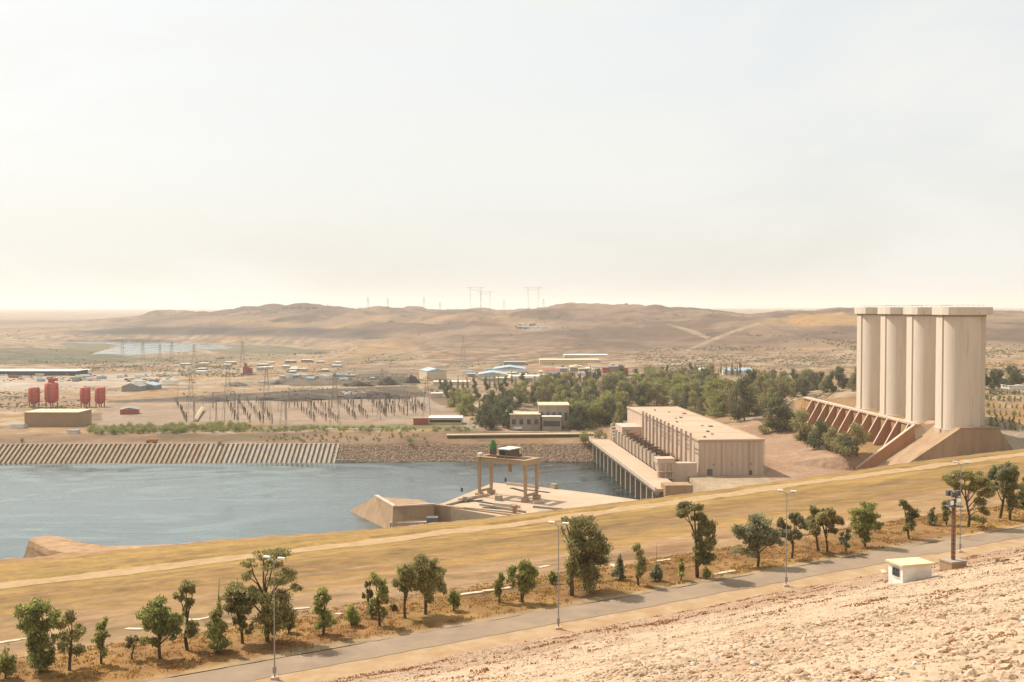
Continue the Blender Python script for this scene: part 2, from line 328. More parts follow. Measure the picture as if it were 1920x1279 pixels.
# ---------------------------------------------------------------- far terrain: heights given along each bearing
TAB = {
 -500:[(600,8.5),(2000,9),(3000,8),(3500,14),(4500,22),(6000,36),(9000,46),(15000,54),(30000,60)],
 0:[(600,8.5),(2000,9),(2500,8),(2950,3),(3100,12),(3500,22),(4500,26),(6000,36),(9000,48),(15000,56),(30000,62)],
 150:[(600,8.5),(1500,8),(1900,3),(2100,1.5),(2900,1.5),(3050,12),(3085,21),(3200,23),(3700,28),(4600,32),(6000,38),(9000,50),(15000,57),(30000,62)],
 230:[(600,8.5),(1500,8),(1850,3),(2050,1),(2860,1),(3000,14),(3035,27),(3100,29),(3500,40),(4000,48),(5200,40),(9000,50),(15000,57),(30000,62)],
 300:[(600,8.5),(1500,8),(1850,3),(2050,1),(2850,1),(3015,19),(3050,36),(3100,37),(3500,55),(4000,73),(4600,60),(6000,46),(9000,50),(15000,57),(30000,62)],
 400:[(600,8.5),(1500,8),(1850,4),(2050,1),(2800,1),(2960,19),(2995,37),(3050,38),(3400,56),(3900,71),(4600,60),(6000,46),(9000,50),(15000,57),(30000,62)],
 470:[(600,8.5),(1500,8),(1900,5),(2200,3),(2700,2),(2870,20),(2905,37),(2960,38),(3300,64),(3800,87),(4600,70),(6000,46),(9000,50),(15000,57),(30000,62)],
 560:[(600,8.5),(1500,9),(2000,7),(2600,4),(2790,20),(2825,36),(2880,38),(3200,64),(3700,91),(4600,78),(6000,46),(9000,50),(15000,57),(30000,62)],
 700:[(600,8.5),(1900,9),(2300,14),(2600,25),(2640,34),(3000,58),(3500,83),(4500,78),(6000,46),(9000,50),(15000,57),(30000,62)],
 850:[(600,8.5),(1500,9),(1700,12),(2050,22),(2500,43),(3000,64),(3500,81),(4500,76),(6000,46),(9000,50),(15000,57),(30000,62)],
 960:[(600,8.5),(1450,9),(1650,13),(2000,24),(2500,46),(3000,68),(3500,82),(4500,70),(6000,46),(9000,50),(15000,58),(30000,62)],
 1060:[(600,8.5),(1400,9),(1700,16),(2100,32),(2600,60),(3100,94),(3600,80),(6000,46),(9000,52),(15000,60),(30000,62)],
 1150:[(600,9),(1400,11),(1700,19),(2100,36),(2600,66),(3000,96),(3600,80),(6000,46),(9000,54),(15000,62),(30000,66)],
 1235:[(600,10),(1000,11),(1400,15),(1800,26),(2200,44),(2600,76),(2900,101),(3500,80),(6000,46),(9000,56),(15000,66),(30000,72)],
 1330:[(600,12),(800,14),(1400,16),(1700,26),(2100,46),(2500,76),(2800,94),(3400,76),(6000,46),(9000,58),(15000,70),(30000,78)],
 1400:[(600,14),(800,17),(1000,17),(1400,16),(1700,27),(2000,46),(2250,62),(2500,74),(2900,70),(6000,46),(9000,60),(15000,72),(30000,84)],
 1500:[(600,17),(800,22),(1000,22),(1350,19),(1700,34),(2000,50),(2300,66),(2700,77),(3100,74),(6000,50),(9000,66),(15000,76),(30000,86)],
 1600:[(600,22),(700,30),(800,30),(1000,28),(1300,22),(1650,36),(1950,52),(2300,66),(2800,79),(3400,84),(6000,56),(9000,66),(15000,76),(30000,86)],
 1720:[(600,30),(800,31),(1000,29),(1300,25),(1650,36),(2000,52),(2400,66),(3000,81),(3500,84),(6000,56),(9000,66),(15000,76),(30000,86)],
 1850:[(500,14),(620,25),(800,29),(1000,29),(1300,29),(1650,36),(2000,50),(2600,68),(3200,82),(3600,84),(6000,56),(9000,66),(15000,76),(30000,86)],
 1920:[(500,14),(600,20),(800,28),(1000,29),(1300,30),(1650,36),(2000,50),(2400,66),(2700,73),(3200,76),(6000,56),(9000,66),(15000,76),(30000,86)],
 2500:[(400,14),(600,20),(800,28),(1000,29),(1300,30),(1650,36),(2000,50),(2400,66),(2700,73),(3200,76),(6000,56),(9000,66),(15000,76),(30000,86)]}
TC = np.array(sorted(TAB)); TD = np.geomspace(300, 32000, 260); LD = np.log(TD)
TZ = np.stack([np.interp(LD, np.log([a for a, _ in TAB[c]]), [b for _, b in TAB[c]]) for c in TC])
def table(col, D):
    col = np.clip(col, TC[0], TC[-1]-.01); k = np.clip(np.searchsorted(TC, col, 'right')-1, 0, len(TC)-2)
    fx = (col-TC[k])/(TC[k+1]-TC[k]); fx = fx*.5+fx*fx*(3-2*fx)*.5
    r = np.clip((np.log(D)-LD[0])/(LD[1]-LD[0]), 0, len(LD)-1.001); i = r.astype(int); fy = r-i
    g = lambda a, b: TZ[a, b]
    return (g(k, i)*(1-fy)+g(k, i+1)*fy)*(1-fx)+(g(k+1, i)*(1-fy)+g(k+1, i+1)*fy)*fx
LAKE = [at_z(a, b, 0)[:2] for a, b in [(125,641),(225,641.5),(300,642),(380,645),(450,650.5),(420,656),(370,657),(320,661),(250,666.5),(165,665),(195,656),(228,650),(205,645.5),(125,643.5)]]
WALL_X = lambda y: 202-10*(y-550)/144
HALL_L = lambda y: 87-15*(y-510)/173      # left wall line of the powerhouse
def H(x, y):
    x = np.asarray(x, float); y = np.asarray(y, float); D = np.maximum(y, 300.0); col = CX+F*x/D
    z = table(col, D)
    hill = np.clip((z-11)/40, 0, 1.3)*sstep(1200, 2000, D)
    gul = np.abs(fbm(x/170+fbm(x/500, D/500, 2)*1.8, D/420, 61, 5))*2+.5*np.abs(fbm(x/70+fbm(x/200, D/200, 3), D/240, 67, 4))
    z = z+hill*(fbm(x/420, D/420, 60, 6)*30*sstep(1500, 3500, D)**.5-gul*24+7)
    z = z+(fbm(x/60, D/60, 63, 4)*2.2*sstep(700, 1100, D))*(1-hill*.4)+fbm(x/14, D/14, 64, 3)*.6*sstep(690, 760, D)
    z = np.where(D < 4800, z, z+fbm(x/1500, D/1500, 66, 5)*24*sstep(4800, 9000, D))
    lk = inpoly(x, y, LAKE); z = np.where(lk, -2.5, z)
    z = np.where((D > 1900) & (D < 3000) & (col < 560), np.maximum(z, np.where(lk, -9, 1.2)), z)
    # built ground on the right bank: yard, hillside, upper terrace
    near_ = 1-sstep(700, 790, y)
    xw = WALL_X(np.clip(y, 500, 720)); side = 12+sstep(122, xw-9, x)*6.2
    side = np.where(x > xw-1.5, np.where(x < 262, 31.4, np.maximum(20, 31.4-(x-262)*.35)), side)
    side = np.where((y < 575) & (x >= 228), np.minimum(side, 10+.36*np.clip(y-515, 0, 60)), side)
    side = np.where((y < 547) & (x < 228), np.minimum(side, 12-2.5*sstep(140, 170, x)), side)
    side = side+fbm(x/9, y/9, 71, 4)*1.6*sstep(124, 135, x)*(1-sstep(xw-9, xw-4, x))
    onr = sstep(64, 78, x)*near_
    z = z*(1-onr)+side*onr
    # tailrace pool and the dam's own footprint
    pool = (y < 652+.012*(x+350)) & (x < HALL_L(y)-6)
    z = np.where(pool, -3.5, z)
    t, p = tp(x, y); z = np.where(p < 318, -6, z)
    return z
def hit(px, py, lo=340, hi=9000):
    d = ray(px, py)
    for n in (500, 60):
        s = np.geomspace(lo, hi, n); X, Yy, Z = d[0]*s, d[1]*s, CAMZ+d[2]*s; hh = H(X, Yy); k = int(np.argmax(Z < hh)); lo, hi = s[max(k-1, 0)], s[k]
    return (X[k], Yy[k], float(hh[k]))

cols = np.linspace(-480, 2480, 760); Ds = np.concatenate([np.geomspace(330, 5000, 640), np.geomspace(5040, 32000, 90)])
CC, DD = np.meshgrid(cols, Ds); XX = (CC-CX)/F*DD; ZZ = H(XX, DD)
def ground_tint(X, D, Z):
    col = CX+F*X/D; row = Y0+(CAMZ-Z)*F/D
    w = fbm(X/90, D/90, 81)*2; w2 = fbm(X/25, D/25, 82)*2; w3 = fbm(X/300, D/300, 83)*2
    tan, ora, gry, gre, dark, pale = C(206,168,126), C(216,166,108), C(176,152,128), C(112,120,80), C(120,104,90), C(232,212,180)
    c = tmix(np.broadcast_to(tan, X.shape+(3,)).copy(), ora, sstep(-.15, .35, w))
    c = tmix(c, C(186,158,128), sstep(.0, .4, w2)*.6)
    w4 = fbm(X/16, D/22, 86)*2
    c = tmix(c, C(134,116,98), sstep(.08, .34, w4+.4*w3)*.75); c = tmix(c, C(238,216,186), sstep(.14, .38, -w4+.3*w2)*.6)
    hill = np.clip((Z-12)/22, 0, 1)*sstep(1300, 1800, D)
    hc = tmix(np.broadcast_to(C(182,150,122), X.shape+(3,)).copy(), C(140,112,92), sstep(-.2, .3, w3+w*.6))
    hc = tmix(hc, C(214,170,118), sstep(.18, .5, -w3+.4*w)*.7)
    c = tmix(c, hc, hill)
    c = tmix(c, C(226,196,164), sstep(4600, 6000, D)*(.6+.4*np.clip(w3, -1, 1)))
    # cliffs: bare rock where the ground is steep
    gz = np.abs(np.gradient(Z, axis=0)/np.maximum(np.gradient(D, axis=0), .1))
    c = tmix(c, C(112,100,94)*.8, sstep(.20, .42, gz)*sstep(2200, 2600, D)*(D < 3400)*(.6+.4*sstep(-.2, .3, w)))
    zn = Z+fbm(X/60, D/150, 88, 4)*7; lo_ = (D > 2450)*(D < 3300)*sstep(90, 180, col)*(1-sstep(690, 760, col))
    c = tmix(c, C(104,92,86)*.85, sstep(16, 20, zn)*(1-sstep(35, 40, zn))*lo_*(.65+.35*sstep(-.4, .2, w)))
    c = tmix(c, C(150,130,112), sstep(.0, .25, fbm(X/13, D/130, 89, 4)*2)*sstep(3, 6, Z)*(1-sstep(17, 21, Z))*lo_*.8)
    def patch(poly, colr, j=1, amt=.85):
        jx = col+j*(w*12+w2*9+6*fbm(X/8, D/8, 84)); jy = row+j*(w*4+w2*2.6+3*fbm(X/9, D/9, 85))
        nonlocal_c[0] = tmix(nonlocal_c[0], colr, inpoly(jx, jy, poly)*amt*(.75+.25*np.clip(w2*2, -1, 1)))
    nonlocal_c = [c]
    patch([(-100,655),(20,652),(150,655),(240,668),(330,672),(240,680),(-100,684)], C(86,100,64), .6, amt=.95)
    patch([(380,648),(470,646),(600,656),(620,662),(440,664),(400,660)], C(106,118,86))
    patch([(120,640),(235,647),(190,658),(120,658)], C(110,120,82))
    patch([(700,660),(780,664),(800,672),(600,690),(620,676)], C(150,132,96), amt=.6)
    patch([(540,705),(760,700),(780,722),(560,724),(440,716)], C(88,76,66), .5, amt=.95); patch([(440,738),(780,722),(800,745),(440,752),(200,756),(200,752)], C(84,74,66), .4, amt=.95); patch([(198,798),(240,763),(250,763),(214,798)], C(230,206,176), .2); patch([(330,716),(480,712),(560,700),(562,704),(480,718),(330,722)], C(226,200,168), .3); patch([(0,742),(190,752),(190,757),(0,748)], C(128,112,96), .4)
    patch([(190,756),(800,746),(862,795),(190,798)], C(204,176,150), .4, amt=.95); patch([(0,745),(190,745),(190,770),(0,775)], C(196,160,122)); patch([(230,668),(440,664),(600,668),(420,682),(240,680)], C(140,136,98), amt=.6)
    patch([(0,703),(330,698),(330,716),(0,735)], C(236,218,198), .5, amt=.85); patch([(640,688),(790,694),(790,702),(620,700)], C(150,134,112), amt=.7); patch([(330,688),(480,690),(480,700),(330,698)], C(226,204,176), .5, amt=.8)
    patch([(165,797),(890,800),(890,803),(165,811)], C(112,124,54), .25, amt=.9); patch([(560,797),(880,797),(900,806),(600,806)], C(142,150,74), .2, amt=.85)
    patch([(-200,816),(890,809),(1100,812),(1100,836),(890,834),(-200,838)], C(150,112,78), .5, amt=.8); patch([(300,815),(560,813),(560,826),(300,828)], C(120,104,64), .6, amt=.6)
    patch([(930,590),(1040,602),(1030,618),(960,622)], C(220,176,122), amt=.5); patch([(965,606),(1032,606),(1020,622),(985,622)], C(190,176,158), amt=.8)
    patch([(1480,592),(1612,584),(1612,609),(1500,611)], C(232,180,112), amt=.95)
    patch([(800,588),(960,594),(940,606),(820,600)], C(216,168,112), amt=.6); patch([(700,640),(780,645),(700,668),(640,672)], C(214,168,112), amt=.5)
    patch([(1240,652),(1340,655),(1260,680),(1150,690)], C(206,170,136), amt=.5)
    patch([(1080,640),(1120,636),(1180,645),(1130,652),(1070,654)], C(128,106,86), amt=.7); patch([(1140,648),(1185,642),(1240,655),(1180,658)], C(128,106,86), amt=.6)
    for pl in ([(612,672),(648,659),(662,652),(655,646),(664,646),(670,654),(640,665),(618,674)], [(1286,656),(1330,636),(1420,603),(1424,607),(1335,640),(1290,660)], [(1248,607),(1300,618),(1332,632),(1325,636),(1290,622)],
               [(860,742),(900,735),(960,740),(1010,735),(1005,744),(900,752)], [(1850,744),(1930,738),(1930,746),(1850,752)], [(1840,650),(1930,660),(1930,668),(1840,656)]): patch(pl, C(226,196,156), .3, amt=.85)
    patch([(780,745),(800,745),(905,803),(880,806)], C(208,188,164), .25, amt=.95); patch([(795,690),(870,708),(868,722),(800,712)], C(236,222,200), .3, amt=.9)
    patch([(800,700),(960,690),(1180,690),(1560,700),(1560,720),(820,740)], C(184,150,112), amt=.5)
    c = nonlocal_c[0]
    # gravel hillside beside the powerhouse, sandy yard
    on = (D < 720) & (X > 64)
    c = np.where((on & (X > 118))[..., None], tmix(np.broadcast_to(C(224,182,146), X.shape+(3,)).copy(), C(206,160,124), sstep(-.1, .4, w2)), c)
    c = np.where((on & (X > 176) & (X < 300))[..., None], tmix(np.broadcast_to(C(204,160,104), X.shape+(3,)).copy(), C(190,140,84), sstep(-.1, .4, w)), c)
    c = np.where((on & (X <= 118))[..., None], C(232,202,164), c)
    c = np.where((on & (X > 238))[..., None], tmix(np.broadcast_to(C(214,190,158), X.shape+(3,)).copy(), C(206,156,92), sstep(590, 610, D+8*w2)), c)
    return np.clip(c*np.where(D > 1300, .74, .80)[..., None]*(1+.14*w2[..., None]), .02, .6)
m_ground = mat_attr('ground_soil', mul_scale=[(.35, .8, 1.18), (.05, .86, 1.12), (.012, .9, 1.1)], bump=1.0, bscale=.25)
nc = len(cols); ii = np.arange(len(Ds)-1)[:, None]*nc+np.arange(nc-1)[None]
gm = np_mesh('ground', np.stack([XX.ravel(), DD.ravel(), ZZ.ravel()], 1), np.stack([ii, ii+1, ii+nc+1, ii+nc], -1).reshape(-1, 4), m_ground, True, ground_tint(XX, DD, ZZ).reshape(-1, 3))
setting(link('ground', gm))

# ---------------------------------------------------------------- water
def water_mat():
    m = bpy.data.materials.new('river_water'); m.use_nodes = True; n, l = m.node_tree.nodes, m.node_tree.links; b = n['Principled BSDF']
    b.inputs['Base Color'].default_value = (.030, .062, .062, 1); b.inputs['IOR'].default_value = 1.33
    pos = n.new('ShaderNodeNewGeometry').outputs['Position']
    def noise(sc, stretch=(1,1,1), d=5, dist=0):
        mpn = n.new('ShaderNodeMapping'); mpn.inputs['Scale'].default_value = stretch; l.new(pos, mpn.inputs[0])
        t = n.new('ShaderNodeTexNoise'); t.inputs['Scale'].default_value = sc; t.inputs['Detail'].default_value = d; t.inputs['Distortion'].default_value = dist; l.new(mpn.outputs[0], t.inputs[0]); return t.outputs['Fac']
    big = noise(.016, (.7, 1.25, 1), 5, 2.6)
    rr = n.new('ShaderNodeMapRange'); rr.inputs[1].default_value = .35; rr.inputs[2].default_value = .65; rr.inputs[3].default_value = .05; rr.inputs[4].default_value = .34; l.new(big, rr.inputs[0]); l.new(rr.outputs[0], b.inputs['Roughness'])
    w = noise(.5, (.9, 1.1, 1), 6, 1.0); bd = n.new('ShaderNodeMapRange'); bd.inputs[1].default_value = .36; bd.inputs[2].default_value = .64; bd.inputs[3].default_value = .02; bd.inputs[4].default_value = .32; l.new(big, bd.inputs[0])
    mu = n.new('ShaderNodeMath'); mu.operation = 'MULTIPLY'; l.new(w, mu.inputs[0]); l.new(bd.outputs[0], mu.inputs[1])
    bp = n.new('ShaderNodeBump'); bp.inputs['Distance'].default_value = 1.0; l.new(mu.outputs[0], bp.inputs['Height']); l.new(bp.outputs[0], b.inputs['Normal'])
    # churned, aerated patches
    fo = noise(.16, (.6, 1.5, 1), 8, 1.2); rp = n.new('ShaderNodeValToRGB'); rp.color_ramp.elements[0].position = .66; rp.color_ramp.elements[1].position = .76; l.new(fo, rp.inputs[0])
    sx = n.new('ShaderNodeSeparateXYZ'); l.new(pos, sx.inputs[0]); mr = n.new('ShaderNodeMapRange'); mr.inputs[1].default_value = -60; mr.inputs[2].default_value = 35; l.new(sx.outputs[0], mr.inputs[0])
    mq = n.new('ShaderNodeMath'); mq.operation = 'MULTIPLY'; l.new(rp.outputs[0], mq.inputs[0]); l.new(mr.outputs[0], mq.inputs[1])
    mc = n.new('ShaderNodeMixRGB'); l.new(mq.outputs[0], mc.inputs[0]); bc = n.new('ShaderNodeValToRGB'); bc.color_ramp.elements[0].position = .4; bc.color_ramp.elements[1].position = .62; bc.color_ramp.elements[0].color = (.044,.076,.080,1); bc.color_ramp.elements[1].color = (.135,.175,.178,1); l.new(big, bc.inputs[0]); l.new(bc.outputs[0], mc.inputs[1]); mc.inputs[2].default_value = (.42, .48, .46, 1); md = n.new('ShaderNodeMapRange'); md.inputs[1].default_value = -130; md.inputs[2].default_value = 20; md.inputs[3].default_value = 1; md.inputs[4].default_value = .22; l.new(sx.outputs[0], md.inputs[0]); mk = n.new('ShaderNodeMixRGB'); mk.blend_type = 'MULTIPLY'; mk.inputs[0].default_value = 1; l.new(bc.outputs[0], mk.inputs[1]); l.new(md.outputs[0], mk.inputs[2]); l.new(mk.outputs[0], mc.inputs[1]); l.new(mc.outputs[0], b.inputs['Base Color'])  # base colour darkened towards the bridge, in place of dark reflections there
    return m
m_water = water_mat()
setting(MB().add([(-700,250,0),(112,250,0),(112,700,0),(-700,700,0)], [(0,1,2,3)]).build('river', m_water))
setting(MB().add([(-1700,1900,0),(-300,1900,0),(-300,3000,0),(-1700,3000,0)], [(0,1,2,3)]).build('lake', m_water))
# ================================================================ trees
m_bark = mat('bark', alb(150,124,98,k=.42), alb(108,86,66,k=.4), 3, .95, .03, 12, stretch=(1,1,.3))
m_leaf = mat_attr('leaves', .6, [(.5, .75, 1.25)], transl=.5)
LEAF = {'olive':(.250,.218,.090), 'dark':(.190,.170,.074), 'green':(.235,.228,.078), 'lime':(.250,.250,.075), 'grey':(.195,.190,.105), 'pale':(.190,.165,.085), 'dry':(.22,.16,.075), 'fresh':(.195,.200,.070)}
def crown_mesh(name, blobs, n, leaf, g, colr, droop=.55, sub=9):
    """leaf-sized faces gathered in twig clumps through the volume of each blob (x, y, z, rx, ry, rz)"""
    B = np.array(blobs, float); vol = (B[:, 3]*B[:, 4]*B[:, 5])**.75; w = vol/vol.sum()
    ctr = []; rad = []; shade = []
    for b, ww in zip(B, w):
        k = max(4, int(sub*len(B)*ww+.5)); d = g.normal(size=(k, 3)); d /= np.linalg.norm(d, axis=1, keepdims=True)
        r = g.uniform(.25, .95, (k, 1))**.6; ctr.append(b[:3]+d*r*b[3:]*.85); rad.append(np.repeat(b[3:][None]*1.0, k, 0)*g.uniform(.32, .66, (k, 1))); shade.append(g.uniform(.72, 1.28, k))
    ctr = np.concatenate(ctr); rad = np.concatenate(rad); shade = np.concatenate(shade)
    pw = rad.prod(1)**.6; idx = g.choice(len(ctr), n, p=pw/pw.sum())
    d = g.normal(size=(n, 3)); d /= np.linalg.norm(d, axis=1, keepdims=True)
    p = ctr[idx]+d*rad[idx]*(g.random((n, 1))**.5)*np.where(g.random((n, 1)) < .12, 1.45, 1)
    p[:, 2] -= np.abs(g.normal(0, .25, n))*rad[idx][:, 2]*droop
    ax = g.normal(size=(n, 3)); ax[:, 2] -= 1.3*droop*2; ax /= np.linalg.norm(ax, axis=1, keepdims=True)
    sd_ = np.cross(ax, g.normal(size=(n, 3))); sd_ /= np.linalg.norm(sd_, axis=1, keepdims=True)
    L = leaf*g.uniform(.6, 1.4, (n, 1)); Wd = L*g.uniform(.28, .5, (n, 1))
    v = np.stack([p-ax*L*.5, p+sd_*Wd*.5+ax*L*.05, p+ax*L*.5, p-sd_*Wd*.5+ax*L*.05], 1).reshape(-1, 3)
    v[:, 2] = np.maximum(v[:, 2], .05)
    f = np.arange(4*n).reshape(-1, 4); t = np.array(colr)[None]*shade[idx][:, None]*g.uniform(.7, 1.35, (n, 1))
    t = t*np.where(g.random(n) < .05, 1.5, 1)[:, None]
    return np_mesh(name, v, f, m_leaf, False, np.repeat(t*1.38, 4, 0))
def trunk_mb(blobs, h, r, g, lean=0, fork=.3):
    mb = MB(); top = max(blobs, key=lambda b: b[2]); zt = min(top[2], h*.92)
    path = [(0,0,-.3)]
    for k in (.2, .45, .7, 1): path.append((top[0]*k**1.3+g.normal(0, .03)*h*.5*(k < 1), top[1]*k**1.3+g.normal(0, .02)*h*.5, zt*k))
    mb.tube(path, [r, r*.85, r*.62, r*.4, r*.18], 7)
    for b in blobs:
        if b is top: continue
        z0 = max(.12*h, min(b[2]-.8*b[5], b[2]*.55)); k = z0/zt; s = Vector((top[0]*k**1.3, top[1]*k**1.3, z0)); e = Vector(b[:3])
        m_ = s.lerp(e, .5)+Vector((g.normal(0, .06)*h*.4, 0, .05*h)); rr = r*.5*(1-.5*k); mb.tube([s, m_, e], [rr, rr*.7, rr*.3], 5)
    return mb
def rand_blobs(style, h, w, g):
    R_ = w/2; o = []
    if style == 'round':
        for k in range(7): a = k*2.4; q = g.uniform(.25, .62); o.append((math.cos(a)*R_*q, math.sin(a)*R_*q, h*g.uniform(.42, .8), R_*g.uniform(.38, .52), R_*.45, h*g.uniform(.13, .2)))
        o.append((g.normal(0, .1)*R_, 0, h*.86, R_*.4, R_*.4, h*.13))
    elif style == 'full':
        for k in range(9): a = k*2.4; z = .16+.7*((k*.618) % 1); q = g.uniform(.3, .6)*(1.1-.5*z); o.append((math.cos(a)*R_*q, math.sin(a)*R_*q, h*z, R_*.5*(1.15-.5*z), R_*.5*(1.15-.5*z), h*.17))
        o.append((0, 0, h*.84, R_*.4, R_*.4, h*.13))
    elif style == 'slim':
        for k in range(6): z = .3+.62*k/5; o.append((g.normal(0, .28)*R_, g.normal(0, .25)*R_, h*z, R_*g.uniform(.5, .8)*(1.15-.45*abs(z-.6)*2), R_*.6, h*.11))
    elif style == 'cone':
        for k in range(6): z = .2+.72*k/5; o.append((g.normal(0, .1)*R_, g.normal(0, .1)*R_, h*z, R_*(1.05-.85*z)+.12, R_*(1.05-.85*z)+.12, h*.12))
    elif style == 'bush':
        for k in range(5): a = k*1.9; o.append((math.cos(a)*R_*.45, math.sin(a)*R_*.4, h*g.uniform(.3, .55), R_*.55, R_*.5, h*.28))
        o.append((0, 0, h*.72, R_*.5, R_*.5, h*.26))
    elif style == 'sparse':
        for k in range(8): a = k*2.4; q = g.uniform(.3, .8); o.append((math.cos(a)*R_*q, math.sin(a)*R_*q*.8, h*g.uniform(.45, .9), R_*g.uniform(.24, .36), R_*.3, h*g.uniform(.07, .12)))
    return o
def make_tree(label, base, h, w, style='round', colr='olive', n=None, leaf=.30, seed=1, group=None, bare=0, trunk_r=None, name='tree', cat='tree', blobs=None, trunks=None, dens=1.0):
    g = np.random.default_rng(seed); o = thing(name, label, cat, base, 0, group)
    bl = [(b[0]*w, b[1]*w, b[2]*h, b[3]*w, b[4]*w, b[5]*h) for b in blobs] if blobs else rand_blobs(style, h, w, g)
    n = n or int(np.clip(300*(h*w)**.95*dens, 600, 16000))
    link('crown', crown_mesh('crown', bl, n, leaf, g, LEAF[colr] if isinstance(colr, str) else colr), o)
    r = trunk_r or .022*h+.04
    mb = trunk_mb(bl, h, r, g)
    for tx, tz in (trunks or []): mb.tube([(0,0,-.2), (tx*w*.5, .1, tz*h*.5), (tx*w, .2, tz*h)], [r*.8, r*.6, r*.25], 6)
    if bare: mb.tube([(0,0,h*.7), (.05*w, 0, h), (.08*w, .1, h*(1+bare))], [r*.5, r*.3, r*.1], 5)
    mb.build('trunk', m_bark, o); return o
RT = 'trees along the road'
def road_tree(label, bx, by, ty, wpx, **k):
    x, y, z = at_dam(bx, by); t, p = tp(x, y)
    z = float(grass_z(np.array([t]), np.array([p]))[0])
    s = y/F; h = (by-ty)*s*1.0; return make_tree(label, (x, y, z-.05), h, wpx*s, group=RT, **k)
# (x, y, z, rx, ry, rz) in crown widths and tree heights
B_BIG = [(-.02,0,.84,.30,.28,.12),(-.14,.1,.72,.26,.25,.12),(.14,-.05,.66,.28,.26,.14),(-.05,0,.55,.32,.28,.14),(.22,.05,.50,.26,.24,.13),(.08,.1,.40,.34,.3,.14),(.28,0,.36,.18,.2,.10),(-.02,-.1,.28,.28,.26,.12),(.1,0,.15,.24,.24,.10),(-.4,.1,.90,.10,.1,.07),(-.42,.1,.76,.07,.08,.07)]
B_HOOK = [(-.28,0,.92,.24,.2,.07),(-.08,0,.93,.2,.2,.06),(-.36,0,.82,.13,.13,.07),(.02,0,.78,.18,.18,.07),(.2,0,.66,.24,.2,.09),(.06,0,.58,.2,.2,.08),(.34,0,.50,.12,.14,.07),(.14,0,.45,.2,.2,.09),(.02,0,.34,.16,.16,.08),(.18,0,.25,.24,.2,.09)]
B_TOWER = [(-.05,0,.93,.16,.18,.05),(.12,0,.93,.18,.18,.05),(-.22,0,.85,.12,.14,.06),(-.28,0,.72,.13,.14,.06),(.05,0,.82,.16,.18,.06),(.28,0,.74,.14,.14,.05),(.40,0,.60,.11,.12,.05),(.12,.1,.66,.2,.2,.06),(-.34,0,.56,.20,.2,.08),(-.12,0,.50,.22,.22,.08),(.1,0,.46,.26,.24,.09),(-.38,0,.44,.15,.16,.07),(.14,-.05,.30,.24,.22,.10),(0,0,.2,.2,.2,.09),(.3,0,.27,.10,.12,.06)]
B_TWINC = [(-.26,0,.74,.17,.2,.15),(-.3,0,.52,.15,.17,.13),(.08,0,.86,.22,.22,.12),(.28,0,.68,.22,.22,.14),(.1,0,.62,.24,.24,.14),(.22,0,.46,.24,.22,.14),(-.02,0,.42,.16,.18,.12),(.1,0,.30,.18,.18,.10)]
B_DENSE = [(-.28,0,.80,.22,.22,.14),(0,0,.84,.24,.24,.14),(-.12,0,.66,.28,.26,.14),(.3,0,.74,.16,.18,.12),(.06,0,.56,.26,.24,.14),(-.06,0,.40,.26,.24,.13),(.02,0,.24,.24,.22,.12),(.28,0,.44,.12,.14,.09),(.24,0,.28,.10,.12,.08),(.04,0,.13,.2,.2,.09)]
B_ROUND3 = [(0,0,.84,.26,.24,.13),(-.3,0,.66,.2,.2,.12),(-.1,0,.68,.28,.26,.14),(.22,0,.62,.26,.24,.14),(-.26,0,.52,.2,.2,.1),(.06,0,.5,.28,.26,.13),(.36,0,.42,.16,.18,.1),(-.34,0,.28,.18,.18,.09),(-.08,0,.3,.2,.2,.09)]
B_ASH = [(-.36,0,.86,.15,.2,.10),(-.1,0,.92,.2,.2,.08),(.14,0,.9,.2,.2,.09),(-.22,0,.74,.16,.16,.09),(.3,0,.78,.16,.16,.09),(.06,0,.72,.18,.18,.09),(.36,0,.60,.15,.15,.09),(.24,0,.44,.15,.15,.1),(.28,0,.28,.12,.14,.09),(.18,0,.14,.14,.16,.08)]
